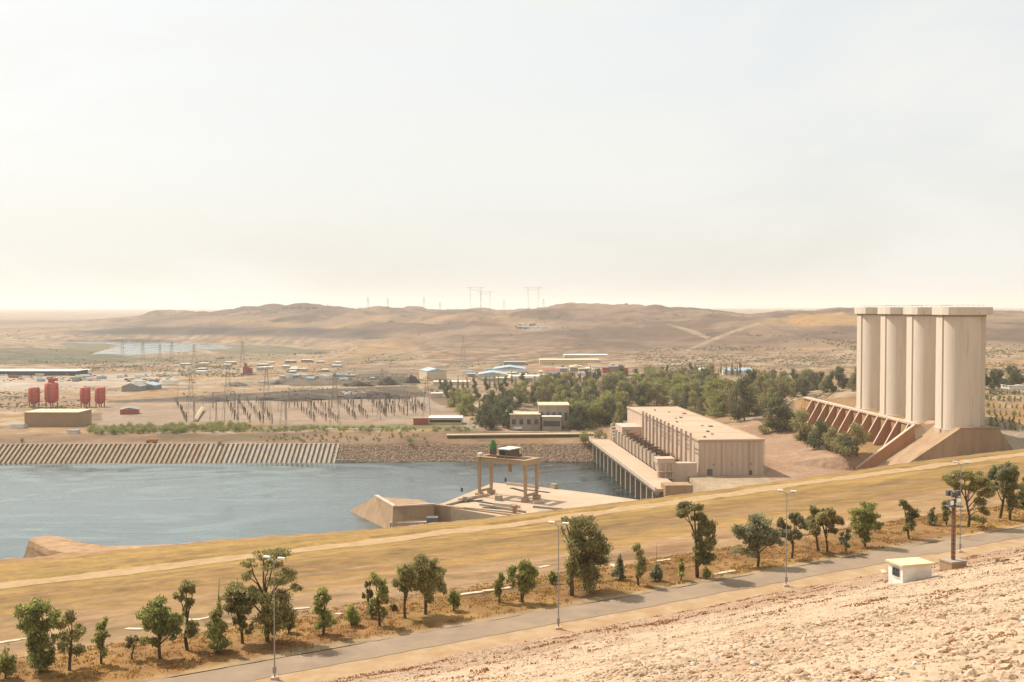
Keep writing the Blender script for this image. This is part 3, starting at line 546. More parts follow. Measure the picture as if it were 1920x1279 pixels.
TREES = [
 ('bright green bushy tree cut by the left edge of the view', 10,1272,1208,46, dict(style='bush', colr='green')),
 ('dense dark green tree, tallest at the left end of the roadside row', 75,1262,1115,98, dict(blobs=B_DENSE, colr='fresh', dens=1.35)),
 ('slender tree with a bare lower trunk just right of the dense dark leftmost tree', 130,1257,1140,50, dict(style='slim', colr='olive')),
 ('thin young tree with a narrow yellowish crown standing alone left of the round green tree', 190,1245,1158,32, dict(style='slim', colr='green')),
 ('wispy pale shrub leaning against the left of the round green tree', 247,1238,1188,28, dict(style='sparse', colr='pale', dens=1.4)),
 ('round green tree with a forked trunk, low branches on its left', 300,1235,1115,86, dict(blobs=B_ROUND3, colr='fresh', dens=1.3)),
 ('tall bare-stemmed tree with a small tufted top behind the round green tree', 352,1220,1085,46, dict(blobs=[(-.05,0,.9,.3,.3,.08),(.25,0,.86,.24,.25,.08),(-.3,0,.76,.26,.26,.08),(.0,0,.68,.24,.24,.08),(-.1,0,.52,.16,.2,.07),(.2,0,.32,.28,.28,.1)], colr='olive')),
 ('conical green tree with a dead bare leader sticking up', 408,1222,1118,50, dict(style='cone', colr='green', bare=.33, dens=1.3)),
 ('broad dark tree growing against the left of the tallest lamp-side tree', 455,1207,1092,76, dict(blobs=[(-.2,0,.86,.26,.26,.1),(.2,0,.8,.28,.26,.12),(-.28,0,.64,.22,.22,.12),(.05,0,.6,.26,.26,.12),(-.12,0,.42,.18,.18,.1),(.1,0,.28,.2,.2,.1)], colr='dark')),
 ('very tall open-crowned tree behind the nearest street lamp', 502,1203,1024,142, dict(blobs=B_TOWER, colr='olive', dens=1.0)),
 ('small dark shrub at the right foot of the very tall lamp-side tree', 541,1187,1143,26, dict(style='bush', colr='dark')),
 ('two-tiered green tree standing alone right of the nearest street lamp', 606,1190,1096,46, dict(blobs=[(.0,0,.88,.3,.3,.1),(.1,0,.74,.3,.3,.1),(-.22,0,.66,.26,.26,.1),(-.2,0,.48,.28,.28,.1),(.1,0,.38,.36,.34,.12),(.26,0,.26,.3,.3,.1),(-.1,0,.2,.3,.3,.1)], colr='green', dens=1.2)),
 ('small rounded sapling with light green leaves between two taller trees', 659,1173,1127,32, dict(style='bush', colr='lime')),
 ('slim tree with a straight bare stem left of the big rounded pair', 712,1174,1074,36, dict(style='slim', colr='green')),
 ('scraggly thin shrub beside the slim straight-stemmed tree', 690,1150,1078,20, dict(style='sparse', colr='pale')),
 ('low dark bush under the slim straight-stemmed tree', 697,1160,1126,26, dict(style='bush', colr='dark')),
 ('small dark bush between the slim tree and the big rounded pair', 738,1143,1128,16, dict(style='bush', colr='dark')),
 ('pale-trunked tree leaning left on the near side of the big round tree', 760,1160,1050,46, dict(blobs=[(.0,0,.84,.4,.36,.14),(-.3,0,.66,.3,.3,.12),(.2,0,.68,.36,.36,.12),(.05,0,.5,.26,.26,.1)], colr='olive')),
 ('big round-topped tree with grey-green leaves, right one of a touching pair', 798,1152,1032,90, dict(blobs=B_ROUND3[:-2]+[(.1,0,.3,.2,.2,.1)], colr='olive', dens=1.3)),
 ('small oval bright green tree just right of the big round-topped tree', 850,1145,1092,29, dict(style='bush', colr='green')),
 ('narrow sapling at the left of the twin-crowned tree', 936,1130,1072,26, dict(style='slim', colr='green')),
 ('twin-crowned green tree on two thin stems left of the second street lamp', 978,1130,1048,66, dict(blobs=B_TWINC, colr='green', trunks=[(.18,.6)], dens=1.2)),
 ('little round shrub directly left of the second street lamp', 1037,1095,1066,24, dict(style='bush', colr='green')),
 ('slim pale tree in front of the biggest dark tree', 1072,1116,1015,34, dict(style='slim', colr='olive', trunk_r=.28)),
 ('biggest dark tree of the row, dense from crown to ground', 1098,1108,956,100, dict(blobs=B_BIG, colr='dark', dens=1.5)),
 ('small conical bush right of the biggest dark tree', 1162,1086,1038,25, dict(style='cone', colr='grey', dens=1.4)),
 ('slim tall shrub with airy top, second right of the biggest dark tree', 1198,1098,1017,30, dict(style='slim', colr='olive')),
 ('bluish green round bush with a bare dead stem rising from it', 1229,1089,1050,29, dict(style='bush', colr='grey', bare=.9, dens=1.3)),
 ('yellow-green sapling left of the hook-topped tree', 1276,1088,1045,20, dict(style='slim', colr='lime')),
 ('tall crooked tree with a hooked top leaning left', 1308,1083,938,84, dict(blobs=B_HOOK, colr='dark', dens=1.3, trunk_r=.26)),
 ('light green bush at the foot of the hook-topped tree', 1324,1085,1060,19, dict(style='bush', colr='lime')),
 ('wide grey-green tree with low spreading crown left of the third street lamp', 1420,1062,958,94, dict(blobs=B_ROUND3, colr='grey', dens=1.25)),
 ('thin-leaved see-through tree behind the third street lamp', 1484,1047,958,62, dict(style='sparse', colr='pale', dens=1.5)),
 ('brownish sparse tree with a tall straight trunk, left of a similar pair', 1534,1035,938,64, dict(style='sparse', colr='olive', dens=1.6)),
 ('brownish sparse tree with a dry crown, right of a similar pair', 1551,1035,945,56, dict(style='sparse', colr='dry', dens=1.3)),
 ('small oval sapling between the brownish pair and the leafy green tree', 1585,1035,990,22, dict(style='slim', colr='grey')),
 ('leafy green tree with a side branch low on the right, mid right of the row', 1622,1025,935,62, dict(blobs=[(.1,0,.88,.26,.26,.1),(-.14,0,.74,.28,.26,.12),(.14,0,.68,.3,.28,.12),(-.2,0,.54,.26,.26,.12),(.1,0,.48,.32,.3,.13),(.42,0,.48,.14,.16,.09),(-.08,0,.32,.28,.26,.12),(.0,0,.16,.2,.2,.09)], colr='green', dens=1.4)),
 ('compact upright dark tree standing alone above the white hut', 1705,1010,937,36, dict(style='slim', colr='dark', dens=1.3)),
 ('small dark conical sapling, left of two behind the floodlight mast', 1748,985,950,23, dict(style='cone', colr='dark')),
 ('small dark sapling on a thin stem, right of two behind the floodlight mast', 1774,985,938,23, dict(style='slim', colr='dark')),
 ('spreading open tree whose crown shows around the floodlight mast', 1816,988,880,92, dict(blobs=B_ASH, colr='olive')),
 ('airy grey tree near the right edge of the view', 1874,972,860,60, dict(style='sparse', colr='grey', dens=1.7)),
 ('dense dark upright tree beside the airy grey tree at the right', 1893,975,874,44, dict(style='slim', colr='dark', dens=1.3)),
 ('dark tree cut off by the right edge of the view', 1922,970,892,36, dict(style='slim', colr='dark', dens=1.2))]
for i, (lab, bx, by, ty, w, k) in enumerate(TREES): road_tree(lab, bx, by, ty, w, seed=100+i, **k)

# ---- slope and valley trees: a few models, copied
def model(style, h, w, colr, seed, n, leaf, blobs=None):
    g = np.random.default_rng(seed); bl = [(b[0]*w, b[1]*w, b[2]*h, b[3]*w, b[4]*w, b[5]*h) for b in blobs] if blobs else rand_blobs(style, h, w, g)
    return crown_mesh('crown', bl, n, leaf, g, np.array(LEAF[colr] if isinstance(colr, str) else colr)*.85, .55, 16), (trunk_mb(bl, h, .02*h+.05, g), h)
def tree_kind(name, cat, cm, tmb):
    me = bpy.data.meshes.new('trunk'); me.from_pydata(tmb.v, [], tmb.f); me.materials.append(m_bark)
    def place(label, loc, sc, rz, group=None):
        o = thing(name, label, cat, loc, rz, group); o.scale = sc if hasattr(sc, '__len__') else (sc,)*3
        link('crown', cm, o); link('trunk', me, o); return o
    return place
KIND = {}
for key, a in {'round1':('full',10,9.5,'olive',21,3200,.6), 'round2':('full',10,8.5,(.10,.105,.05),22,3200,.6), 'round3':('full',10,10,'green',23,3200,.6), 'tall1':('full',10,6,(.105,.108,.05),24,2400,.6), 'tall2':('full',10,6.5,'olive',25,2400,.6),
               'round4':('full',10,10,'lime',41,3200,.6), 'round5':('full',10,9,'pale',42,3000,.6), 'cyp':('cone',10,2.6,'dark',26,900,.5), 'bush1':('bush',10,12,'green',27,900,.9), 'bush2':('bush',10,12,'dark',28,900,.9), 'sparse':('sparse',10,9,'pale',29,900,.7), 'bush3':('bush',10,11,'fresh',30,900,.9)}.items():
    cm, (tmb, hh_) = model(*a); KIND[key] = tree_kind('shrub' if 'bush' in key else 'cypress_tree' if key == 'cyp' else 'tree', 'shrub' if 'bush' in key else 'tree', cm, tmb)
def put(kind, label, bx, by, hpx, group=None, wf=1.0, pos=None, zoff=-.15):
    x, y, z = pos or hit(bx, by); h = hpx*y/F; s = h/10
    return KIND[kind](label, (x, y, z+zoff), (s*wf, s*wf, s), rnd.uniform(0, 6.28), group)
# slope between the powerhouse and the ribbed wall
for lab, k, bx, by, hp, wf in [('broad dark tree, highest of the trees on the gravel slope', 'round2', 1462,810,70,1.1), ('dark tree just below the highest one on the gravel slope', 'round1', 1506,828,64,.9),
    ('round tree in the middle of the line below the ribbed wall', 'round2', 1536,840,58,.85), ('smaller round tree, second from the bottom of the gravel slope', 'round1', 1560,848,52,.8), ('leafy round tree, lowest on the gravel slope beside the wing wall', 'round1', 1607,866,64,.85)]:
    put(k, lab, bx, by, hp, 'trees on the gravel slope', wf*1.25)
# grove behind the powerhouse
GRL = {'grove': 'leafy tree standing among others in the dense grove behind the powerhouse'}
def region(poly, n, kinds, lo, hi, label, group, mind=9, seed=3, wf=1.0):
    r = random.Random(seed); xs = [q[0] for q in poly]; ys = [q[1] for q in poly]; pts = []; tries = 0
    while len(pts) < n and tries < 6000:
        tries += 1; a, b = r.uniform(min(xs), max(xs)), r.uniform(min(ys), max(ys))
        if not bool(inpoly(np.array([a]), np.array([b]), poly)[0]): continue
        if any(abs(a-c)/mind+abs(b-d)/(mind*.4) < 1 for c, d in pts): continue
        pts.append((a, b))
    for a, b in pts: put(r.choice(kinds), label, a, b, r.uniform(lo, hi), group, wf*r.uniform(.8, 1.1))
region([(1000,745),(1180,738),(1345,745),(1345,782),(1180,762),(1165,800),(1070,806),(1060,770),(1000,770)], 92, ['round1','round2','round3','round1','tall2','round4','round5'], 34, 52, GRL['grove'], 'grove behind the powerhouse', 11, 4)
region([(1432,800),(1500,804),(1596,850),(1592,862),(1530,842),(1440,812)], 9, ['round1','round2'], 34, 48, 'lesser tree filling the line of trees down the gravel slope', 'lesser trees on the gravel slope', 14, 40, 1.15)
region([(1150,722),(1340,720),(1340,745),(1150,740)], 44, ['tall1','tall2','round2','round1','round3','round4'], 30, 42, GRL['grove'], 'grove behind the powerhouse', 10, 5)
region([(1345,748),(1460,745),(1470,770),(1400,790),(1345,785)], 12, ['round1','round2','tall2','round3','round5'], 48, 74, GRL['grove'], 'grove behind the powerhouse', 20, 6)
region([(1280,768),(1345,782),(1345,788),(1290,780)], 9, ['bush2','bush1'], 12, 20, 'low shrub in the dry scrub behind the powerhouse roof', 'scrub behind the powerhouse', 9, 8, .8)
region([(1390,730),(1610,722),(1610,738),(1400,748)], 34, ['round2','round1','round3','tall1','round5'], 28, 44, 'dark tree in the belt along the terrace left of the towers', 'trees left of the towers', 11, 7)
put('round2', 'largest dark tree standing out of the grove, straight behind the powerhouse roof', 1396, 789, 86, None, .8)
put('round1', 'second largest tree of the grove, just left of the largest one', 1340, 775, 66, None, .8)
put('sparse', 'pale olive tree in front of the dark belt left of the towers', 1462, 742, 30, None, .9)
region([(838,760),(895,765),(895,790),(870,785)], 5, ['round3','round1'], 30, 42, 'green tree beside the road end left of the office building', 'trees by the office', 14, 9)
region([(896,780),(955,785),(955,806),(900,806)], 10, ['tall1','round2','tall1'], 46, 58, 'tall dark tree in the clump hiding the left of the office building', 'clump left of the office', 9, 10, 1.1)
region([(1068,780),(1160,790),(1155,806),(1068,808)], 12, ['round3','round2','round1'], 38, 52, 'green tree between the office building and the powerhouse', 'trees right of the office', 14, 12)
region([(820,730),(1010,716),(1010,726),(830,745)], 26, ['cyp','tall1','round2'], 16, 28, 'dark narrow tree in the row below the white sheds', 'trees below the white sheds', 9, 13)
region([(1000,716),(1160,705),(1160,716),(1000,726)], 26, ['cyp','cyp','round2'], 15, 26, 'dark cypress in the row along the top of the grove', 'cypresses above the grove', 8, 14)
region([(1160,704),(1400,697),(1400,706),(1160,714)], 22, ['cyp','cyp','tall1'], 15, 26, 'dark cypress in the row before the brown hill', 'cypresses before the hill', 9, 15)
for lab, bx, hp in [('tallest cypress of a close pair against the brown hill', 1373, 28), ('shorter cypress of a close pair against the brown hill', 1361, 24)]: put('cyp', lab, bx, 704, hp, None, 1.4)
region([(1846,722),(1915,722),(1912,730),(1846,730)], 7, ['round2','tall1'], 30, 42, 'dark tree in the clump right of the towers', 'clump right of the towers', 13, 16, 1.15)
region([(940,748),(1005,742),(1008,762),(945,774)], 12, ['round1','round3','tall1','round2'], 26, 38, 'tree in the loose stand behind the office building', 'loose stand behind the office', 11, 51)
region([(830,742),(935,748),(950,776),(900,778),(845,762)], 14, ['tall1','round2','cyp','round3'], 18, 32, 'dark tree in the scatter left of the office building', 'scattered trees left of the office', 12, 52)
# hedge and shrubs along the far bank
region([(165,806),(470,800),(470,811),(165,816)], 112, ['bush1','bush3','bush1'], 9, 18, 'bright green bush in the hedge along the front of the switchyard', 'hedge bushes on the far bank', 4, 17, 1.1)
region([(470,803),(890,803),(890,809),(470,811)], 96, ['bush1','bush1','bush2'], 5, 10, 'low green bush beside the lawn in front of the switchyard', 'low bushes by the lawn', 5, 18, 1.2)
region([(480,818),(800,814),(820,828),(480,832)], 56, ['bush2','bush3','bush2'], 4, 9, 'small dark shrub on the brown far bank', 'shrubs on the brown bank', 8, 19, 1.0)
for lab, k, bx, by, hp in [('biggest round green bush on the brown far bank', 'bush1', 770,833,20), ('bright yellow-green low shrub right of the biggest bank bush', 'bush1', 800,834,10), ('round green bush at the left of the far bank', 'bush3', 41,830,12), ('dark bush growing on the concrete ribs of the far bank', 'bush2', 412,842,10),
    ('green bush by the water left of the bridge, nearer the water', 'bush1', 1099,864,32), ('olive bush tucked under the end of the bridge', 'bush2', 1124,862,34), ('upper bush on the rubble bank left of the bridge', 'bush1', 1094,838,18)]: put(k, lab, bx, by, hp, None, .85)
# young orchard right of the towers
ob = []
for r_, (ya, yb) in enumerate([(736,739),(748,752),(762,766),(776,781),(788,796),(800,808)]):
    for k in range(9 if r_ < 4 else 6):
        bx = 1846+k*11+r_*3+rnd.uniform(-2, 2)
        if bx < 1932: put('tall2' if rnd.random() < .7 else 'bush3', 'small young tree in the planted rows right of the towers', bx, ya+(yb-ya)*k/8+2, rnd.uniform(7, 13)+r_, 'young trees planted in rows', .8)

# scrub: countless low bushes dotting the plain and the hills
g = np.random.default_rng(61); n = 130000; cc = g.uniform(-300, 2300, n); D = np.exp(g.uniform(np.log(760), np.log(4200), n)); X = (cc-CX)/F*D
w = fbm(X/70, D/90, 62)*2+fbm(X/400, D/400, 65)*1.2; k = (w+.5*g.normal(size=n)*.4 > .33+.30*sstep(1500, 2000, D))
Z = H(X, D); k &= (Z > .8) & ~((D < 1000) & (cc > 165) & (cc < 880)); X, D, Z = X[k], D[k], Z[k]; n = len(X)
sz = g.uniform(.5, 1.3, n)*(.6+D/1700); ov = np.array([(1,0,0),(0,1,0),(-1,0,0),(0,-1,0),(0,0,1)], float); of = np.array([(0,1,4),(1,2,4),(2,3,4),(3,0,4)])
v = np.stack([X, D, Z-.1], 1)[:, None]+ov[None]*sz[:, None, None]*g.uniform(.6, 1.4, (n, 5, 1))*np.array((1.3,1,.8)); f = (of[None]+np.arange(n)[:, None, None]*5).reshape(-1, 3)
tn = np.array(LEAF['dark'])[None]*g.uniform(.6, 1.1, (n, 1))*np.where((D > 1700)[:, None], np.array((1.1,.95,1.1)), 1)
setting(link('scrub', np_mesh('scrub', v.reshape(-1, 3), f, m_leaf, False, np.repeat(tn, 5, 0))), 'stuff')
# ================================================================ power station, towers, walls, crane
def conc(name, r, g, b, k=.5, dark=.84, bump=.03): return mat(name, alb(r,g,b,k=k), alb(r*dark,g*dark*.99,b*dark*.97,k=k), .22, .85, bump, 3, stretch=(1,1,.16), lo=.4, hi=.75)
m_con = conc('pink_concrete', 236, 208, 184, .62, .92); m_con2 = conc('grey_concrete', 214, 196, 172, .5); m_roofc = mat('roof_screed', alb(234,204,172,k=.56), alb(220,188,156,k=.54), .06, .9, .02, 2, c3=alb(206,172,134,k=.5), s3=.3, lo3=.58, hi3=.75)
m_tower = mat('tower_concrete', alb(244,226,204,k=.66), alb(232,212,188,k=.64), .2, .85, .03, 3, stretch=(1,1,.12), lo=.4, hi=.75, c3=alb(206,176,146,k=.55), s3=.55, lo3=.6, hi3=.8); m_tan = conc('tan_concrete', 214, 176, 136, .5, .82); m_terra = conc('reddish_concrete', 214, 152, 108, .58, .88)
m_dark = mat('dark_void', (.02,.018,.016), rough=.9); m_steel = mat('grey_steel', alb(150,148,142), alb(120,118,112), 1.5, .6, metal=.2); m_brownmetal = mat('weathered_equipment', alb(132,108,86), alb(108,92,78), 2, .7, metal=.1)
m_white = mat('white_paint', alb(244,240,230,k=.85), alb(226,218,204,k=.8), .8, .7); m_cream = mat('cream_render', alb(240,220,184,k=.7), alb(224,200,162,k=.66), .6, .85); m_crane = mat('crane_steel', alb(216,186,146,k=.58), alb(196,164,126,k=.55), .9, .7)
m_glass = mat('window_glass', (.05,.06,.065), rough=.15, spec=.5); m_greenp = mat('green_cover', alb(84,160,70), alb(70,140,60), 1, .7); m_orange = mat('orange_paint', alb(226,150,50), rough=.5); m_red = mat('red_silo_paint', alb(216,104,86,k=.8), alb(200,92,76,k=.75), .5, .6); m_redd = mat('dull_red', alb(190,96,80,k=.65), rough=.7)
m_blue = mat('pale_blue_sheet', alb(186,206,214,k=.6), rough=.6); m_grey = mat('grey_sheet', alb(184,180,172,k=.55), alb(164,160,152,k=.55), .8, .7); m_yel = mat('roof_cream', alb(246,228,182,k=.72), alb(232,208,158,k=.7), .7, .85); m_tyre = mat('tyre_rubber', (.02,.02,.02), rough=.9)

# powerhouse: frame runs along its own axis v (away from the viewer), u to the right
PH0 = np.array((87.0, 510.0)); PHA = math.atan2(15.0, 173.0)      # axis leans left going away
def ph(u, v): return (PH0[0]+u*math.cos(PHA)-v*math.sin(PHA), PH0[1]+u*math.sin(PHA)+v*math.cos(PHA))
o = thing('powerhouse', 'long flat-roofed concrete powerhouse with a row of tall fins along its river side', 'power station', (PH0[0], PH0[1], 12), PHA)
L_, W_, HH = 174.0, 31.0, 16.4
mb = MB()
mb.box(0, 0, -4, W_, L_, HH-.5)
for k in range(13): mb.box(k*2.6-.08+.2, -.22, -.5, k*2.6+.14+.2, 0, HH-.7, 0)       # panel ribs on the shaded end
for k in range(8): mb.box(W_, k*22+1, -.5, W_+.3, k*22+1.8, HH-.8)
mb.box(0.1,-.12,7.6,W_-.1,0,7.85)
mb.build('hall_wall', m_con, o)
MB().box(4,-.3,-.3,6.6,-.13,3.0).build('door', m_steel, o); MB().box(24,-.3,-.3,25.4,-.13,2.2).build('door', m_brownmetal, o)
for k in range(3): MB().cbox((7+k*9,-.35,5.2),(.5,.5,.4)).build('wall_lamp', m_steel, o)
for k in range(2): MB().tube([(11+k*13,-.36,-.3),(11+k*13,-.36,HH-.6)], .11, 6).build('downpipe', m_con2, o)
mb = MB(); mb.box(-.4, -.5, HH-.5, W_+.4, L_+.5, HH)
for x0, y0, x1, y1 in ((-.4,-.5,W_+.4,.1), (-.4,L_-.1,W_+.4,L_+.5), (-.4,.1,.2,L_-.1), (W_-.2,.1,W_+.4,L_-.1)): mb.box(x0, y0, HH, x1, y1, HH+.35)
mb.build('roof', m_roofc, o)
for k in range(7): MB().cbox((6+(k*7.7)%20, 12+k*23, HH+.3), (.9+.6*(k%3), 1.4, .6)).build('roof_vent', m_steel, o)
for k in range(4): MB().cbox((W_*.5+((k%2)-.5)*5, 24+k*38, HH+.25), (1.2, 1.2, .5)).build('roof_hatch', m_con2, o)
for k in range(6): mb = MB().box(.3, 3+k*28.4, HH, W_-.3, 3.25+k*28.4, HH+.05).build('roof_joint', m_tan, o)
for k in range(13):
    v = 1.5+k*9.0
    MB().box(-4.0, v, -2, -2.9, v+.85, HH+3.4).build('fin', m_con, o)
mb = MB()
for k in (1,3,5,7,8,9,11): mb.box(-3.6, 2.36+k*9-9, HH+1.1, -3.3, 1.5+k*9, HH+1.5); mb.box(-3.7, 2.36+k*9-9, HH-.6, -3.4, 1.5+k*9, HH-.3)
mb.build('fin_pipework', m_brownmetal, o)
MB().box(-15.2, 2, -16, -.05, 128, 1.2).build('transformer_floor', m_tan, o)
for k in range(14):
    v = 4+k*9.3
    MB().box(-16.6, v, -16, -15.2, v+.9, 7.6).build('partition_fin', m_con, o)
    if k < 13: MB().box(-15.9, v+.9, 0, -15.4, v+9.3, 6.4).build('partition_panel', m_white if 0 else m_con2, o)
MB().box(-19.5, -2.8, -16, -1.5, 2, 6.3).build('corner_block', m_con, o)
mb = MB(); mb.box(-20.3, -3.4, 6.3, -12, 4.2, 8.6)
st = mb.build('stair_roof', m_con, o)
mb = MB()
for a in (-20.1, -17, -13.5):
    for b in (-3.2, -1.5): mb.box(a, b-1.6, -3, a+.5, b-1.1, 6.3)
for z in (-.5, 2.6): mb.box(-20.3, -5.2, z, -12.6, -2.9, z+.35)
mb.build('stair_frame', m_con, o)
MB().cbox((-19.0, -36, -1), (12, 9, 6.4)).build('loading_block', m_tan, o)
mb = MB(); mb.box(-12, 128, -4, -.05, 150, 9); mb.box(-12, 150, -4, -.05, 168, 4.5); mb.build('annex', m_con, o)
mb = MB()
for k in range(5): mb.box(-16.5+k*.8, 131+k*6, -3, -12.05, 135+k*6, 3+k*1.2)
mb.build('annex_steps', m_con2, o)
m_stairc = m_con
# transformers standing in the bays
def transformer(v):
    x, y = ph(-8.5, v); t = thing('transformer', 'brown transformer in the dark bays between the two rows of fins', 'transformer', (x, y, 13.2), PHA, 'transformers in the bays')
    MB().box(-2.4, -1.8, 0, 2.4, 1.8, 3.6).build('tank', m_brownmetal, t)
    mb = MB()
    for k in range(5): mb.box(-4+.1, -1.6+k*.7, .5, -2.4, -1.3+k*.7, 3.2)
    mb.build('radiator', m_brownmetal, t)
    for k in (-1, 0, 1): MB().tube([(k*1.3, 0, 3.6), (k*1.6, 0, 6.2)], [.3, .14], 6).build('bushing', m_terra, t)
    MB().tube([(-2, 1.2, 4.6), (2, 1.2, 4.6)], .55, 8).build('conservator', m_brownmetal, t)
for k in range(12): transformer(9.5+k*9.6)
for k in range(9):
    x, y = ph(-11.5, 14+k*12.5); t = thing('lattice_post', 'thin brown lattice post among the transformers', 'post', (x, y, 13.2), PHA, 'lattice posts in the bays')
    mb = MB()
    for a, b in ((-.5,-.5),(.5,-.5),(.5,.5),(-.5,.5)): mb.bar((a,b,0), (a*.6,b*.6,7.2), .14)
    for z in range(7): mb.bar((-.5,-.5,z), (.5,-.5,z+1), .1); mb.bar((.5,.5,z), (-.5,.5,z+1), .1)
    mb.build('mast', m_brownmetal, t); MB().box(-2.2,-.1,7.1,2.2,.1,7.4).build('crossarm', m_brownmetal, t)

# road bridge along the river side, on piers
o = thing('access_bridge', 'concrete road bridge on rows of piers along the river side of the powerhouse', 'bridge', (*ph(-22, -30), 12), PHA)
MB().box(-6, -6, -1.4, 5.3, 190, 0).build('deck', m_roofc, o)
for a in (-6.3, 5.0): pass
MB().box(-6.5, -6, -1.0, -6.0, 190, .75).build('parapet', m_con, o)
MB().box(-5.6, -6, -2.6, -4.6, 190, -1.4).build('edge_beam', m_con2, o)
for k in range(15):
    v = 3+k*12.6
    mb = MB(); mb.box(-5.5, v, -14, -2.2, v+2.0, -2.6); mb.box(-5.2, v+.3, -2.6, 3.5, v+1.7, -1.4); mb.build('pier', m_con2, o)
MB().box(5.3, 20, -16, 5.7, 186, -1.4).build('back_wall', m_con2, o)

# four towers in a row
def tower_outline(rf, rc, th, n=18):
    rl = rf-2.0; c = th-.2; pts = [(-rl, -th), (-rc, -th)]
    pts += [(-rc*math.cos(math.pi*k/n), -c-rc*math.sin(math.pi*k/n)) for k in range(1, n)]
    pts += [(rc, -th), (rf+.1, -th)]
    return pts+[(x, -y) for x, y in pts[::-1]]
TW = [(1800,803,535.0,'nearest and widest-looking of the four joined concrete towers'),(1727,790,570.5,'second nearest concrete tower, between the nearest and the third'),(1681,778,606.0,'third concrete tower in the row, second from the far end'),(1637,768,642.0,'farthest and leftmost concrete tower of the row')]
for px_, py_, y_, lab in TW:
    x_ = 217.6-5.2*(y_-535)/107
    t = thing('surge_tower', lab, 'tower', (x_, y_, 31.2), R(-2), 'row of four concrete towers')
    mb = MB(); ol = tower_outline(11.4, 8.7, 4.2); n = len(ol)
    lift = 20; zs = np.linspace(0, 55.6, lift+1)
    vs_ = [(x, y, z) for z in zs for x, y in ol]; fs = [(i*n+k, i*n+(k+1)%n, (i+1)*n+(k+1)%n, (i+1)*n+k) for i in range(lift) for k in range(n)]
    mb.add(vs_, fs); mb.build('shaft', m_tower, t)
    MB().prism([(-10.3,-7),(-9.0,-11.5),(-6,-13.7),(6,-13.7),(12.2,-10.5),(12.2,10.5),(6,13.7),(-6,13.7),(-9.0,11.5),(-10.3,7)], 55.6, 59.3).build('cap', m_tower, t)
    MB().prism([(a*1.02, b*1.02) for a, b in tower_outline(11.4, 8.7, 4.2)], 54.7, 55.6).build('cap_ledge', m_con2, t)
    MB().prism([(a*1.08, b*1.08) for a, b in tower_outline(11.4, 8.7, 4.2)], -1.5, .5).build('foot', m_con, t)
    mb = MB()
    for a in (-11.2, 11.2):
        for k in range(2): pass
    for k in range(9): mb.bar((-10+k*2.5, -5.2, 59.3), (-10+k*2.5, -5.2, 60.3), .07)
    mb.bar((-10, -5.2, 60.3), (10, -5.2, 60.3), .07); mb.build('railing', m_steel, t)
# plinth of the nearest tower, with a sloping side
o = thing('tower_plinth', 'tan concrete plinth with sloping ends under the nearest tower', 'plinth', (0, 0, 0))
A = [at_y(px_, py_, 519.5) for px_, py_ in ((1712,862),(1800,803),(1852,803),(1896,838))]
mb = MB(); ks = (A[1][0]-A[0][0])/(A[1][2]-A[0][2]); f1 = [(A[1][0]-ks*(A[1][2]-8), 519, 8.0), (A[1][0], 519, A[1][2]), (A[2][0]+5, 519, A[2][2]), (A[3][0]+11, 519, 8.0)]; bk = [(p[0], 560 if k in (1,2) else 552, p[2]) for k, p in enumerate(f1)]
mb.add(f1+bk, [(0,3,2,1), (4,5,6,7), (1,2,6,5), (0,1,5,4), (2,3,7,6), (3,0,4,7)]); mb.build('block', m_tan, o)
mb = MB(); z1 = A[1][2]; mb.box(A[1][0]-.3, 518.6, z1-.05, A[2][0]+5.3, 520.2, z1+.45); mb.build('kerb', m_tan, o)
tz = A[1][2]
# ribbed retaining wall below the towers
o = thing('ribbed_wall', 'retaining wall with twelve triangular buttresses stepping along the tower terrace', 'wall', (0, 0, 0))
mb = MB(); wp = [(WALL_X(y), y) for y in (546, 600, 660, 712)]
pl = [(x-1.2, y) for x, y in wp]+[(x+.8, y) for x, y in wp[::-1]]; mb.prism(pl, 10, 31.6); mb.build('wall_face', m_terra, o)
mb = MB(); mb.prism([(x-2.0, y) for x, y in wp]+[(x+1.6, y) for x, y in wp[::-1]], 31.6, 32.5); mb.build('coping', m_con, o)
for k in range(12):
    y = 551+k*12.9; x = WALL_X(y)-1.25; w = .6
    tip = 8.2
    q = [(x, y-w, 31.5), (x-1.4, y-w, 31.5), (x-tip, y-w, 31.5-(tip-1.4)*1.85), (x-tip, y-w, 12), (x, y-w, 12)]
    b = MB(); b.add(q+[(a, y+w, c) for a, _, c in q], [(0,1,2,3,4), (9,8,7,6,5)]+[(i, 5+i, 5+(i+1)%5, (i+1)%5) for i in range(5)]); b.build('buttress', m_terra, o)
    b = MB(); b.add([(x-1.3,y-w-.15,31.55),(x-tip-.2,y-w-.15,31.55-(tip-1.2)*1.85),(x-tip-.2,y+w+.15,31.55-(tip-1.2)*1.85),(x-1.3,y+w+.15,31.55),(x-1.3,y-w-.15,32),(x-tip-.2,y-w-.15,32.0-(tip-1.2)*1.85),(x-tip-.2,y+w+.15,32.0-(tip-1.2)*1.85),(x-1.3,y+w+.15,32)],
        [(0,1,2,3),(4,7,6,5),(0,4,5,1),(1,5,6,2),(2,6,7,3),(3,7,4,0)]); b.build('buttress_coping', m_con, o)
o = thing('wing_wall', 'triangular reddish concrete wing wall closing the end of the ribbed wall', 'wall', (0, 0, 0))
P = [at_y(px_, py_, 544.0) for px_, py_ in ((1606,879),(1714,798),(1716,866))]
q = [(P[0][0]-3, 544, 9), (P[2][0], 544, 8), (P[1][0], 544, P[1][2]), (P[0][0], 544, P[0][2])]
mb = MB(); mb.add(q+[(a, 546.0, c) for a, _, c in q], [(0,1,2,3), (7,6,5,4)]+[(i, 4+i, 4+(i+1)%4, (i+1)%4) for i in range(4)]); mb.build('panel', m_terra, o)
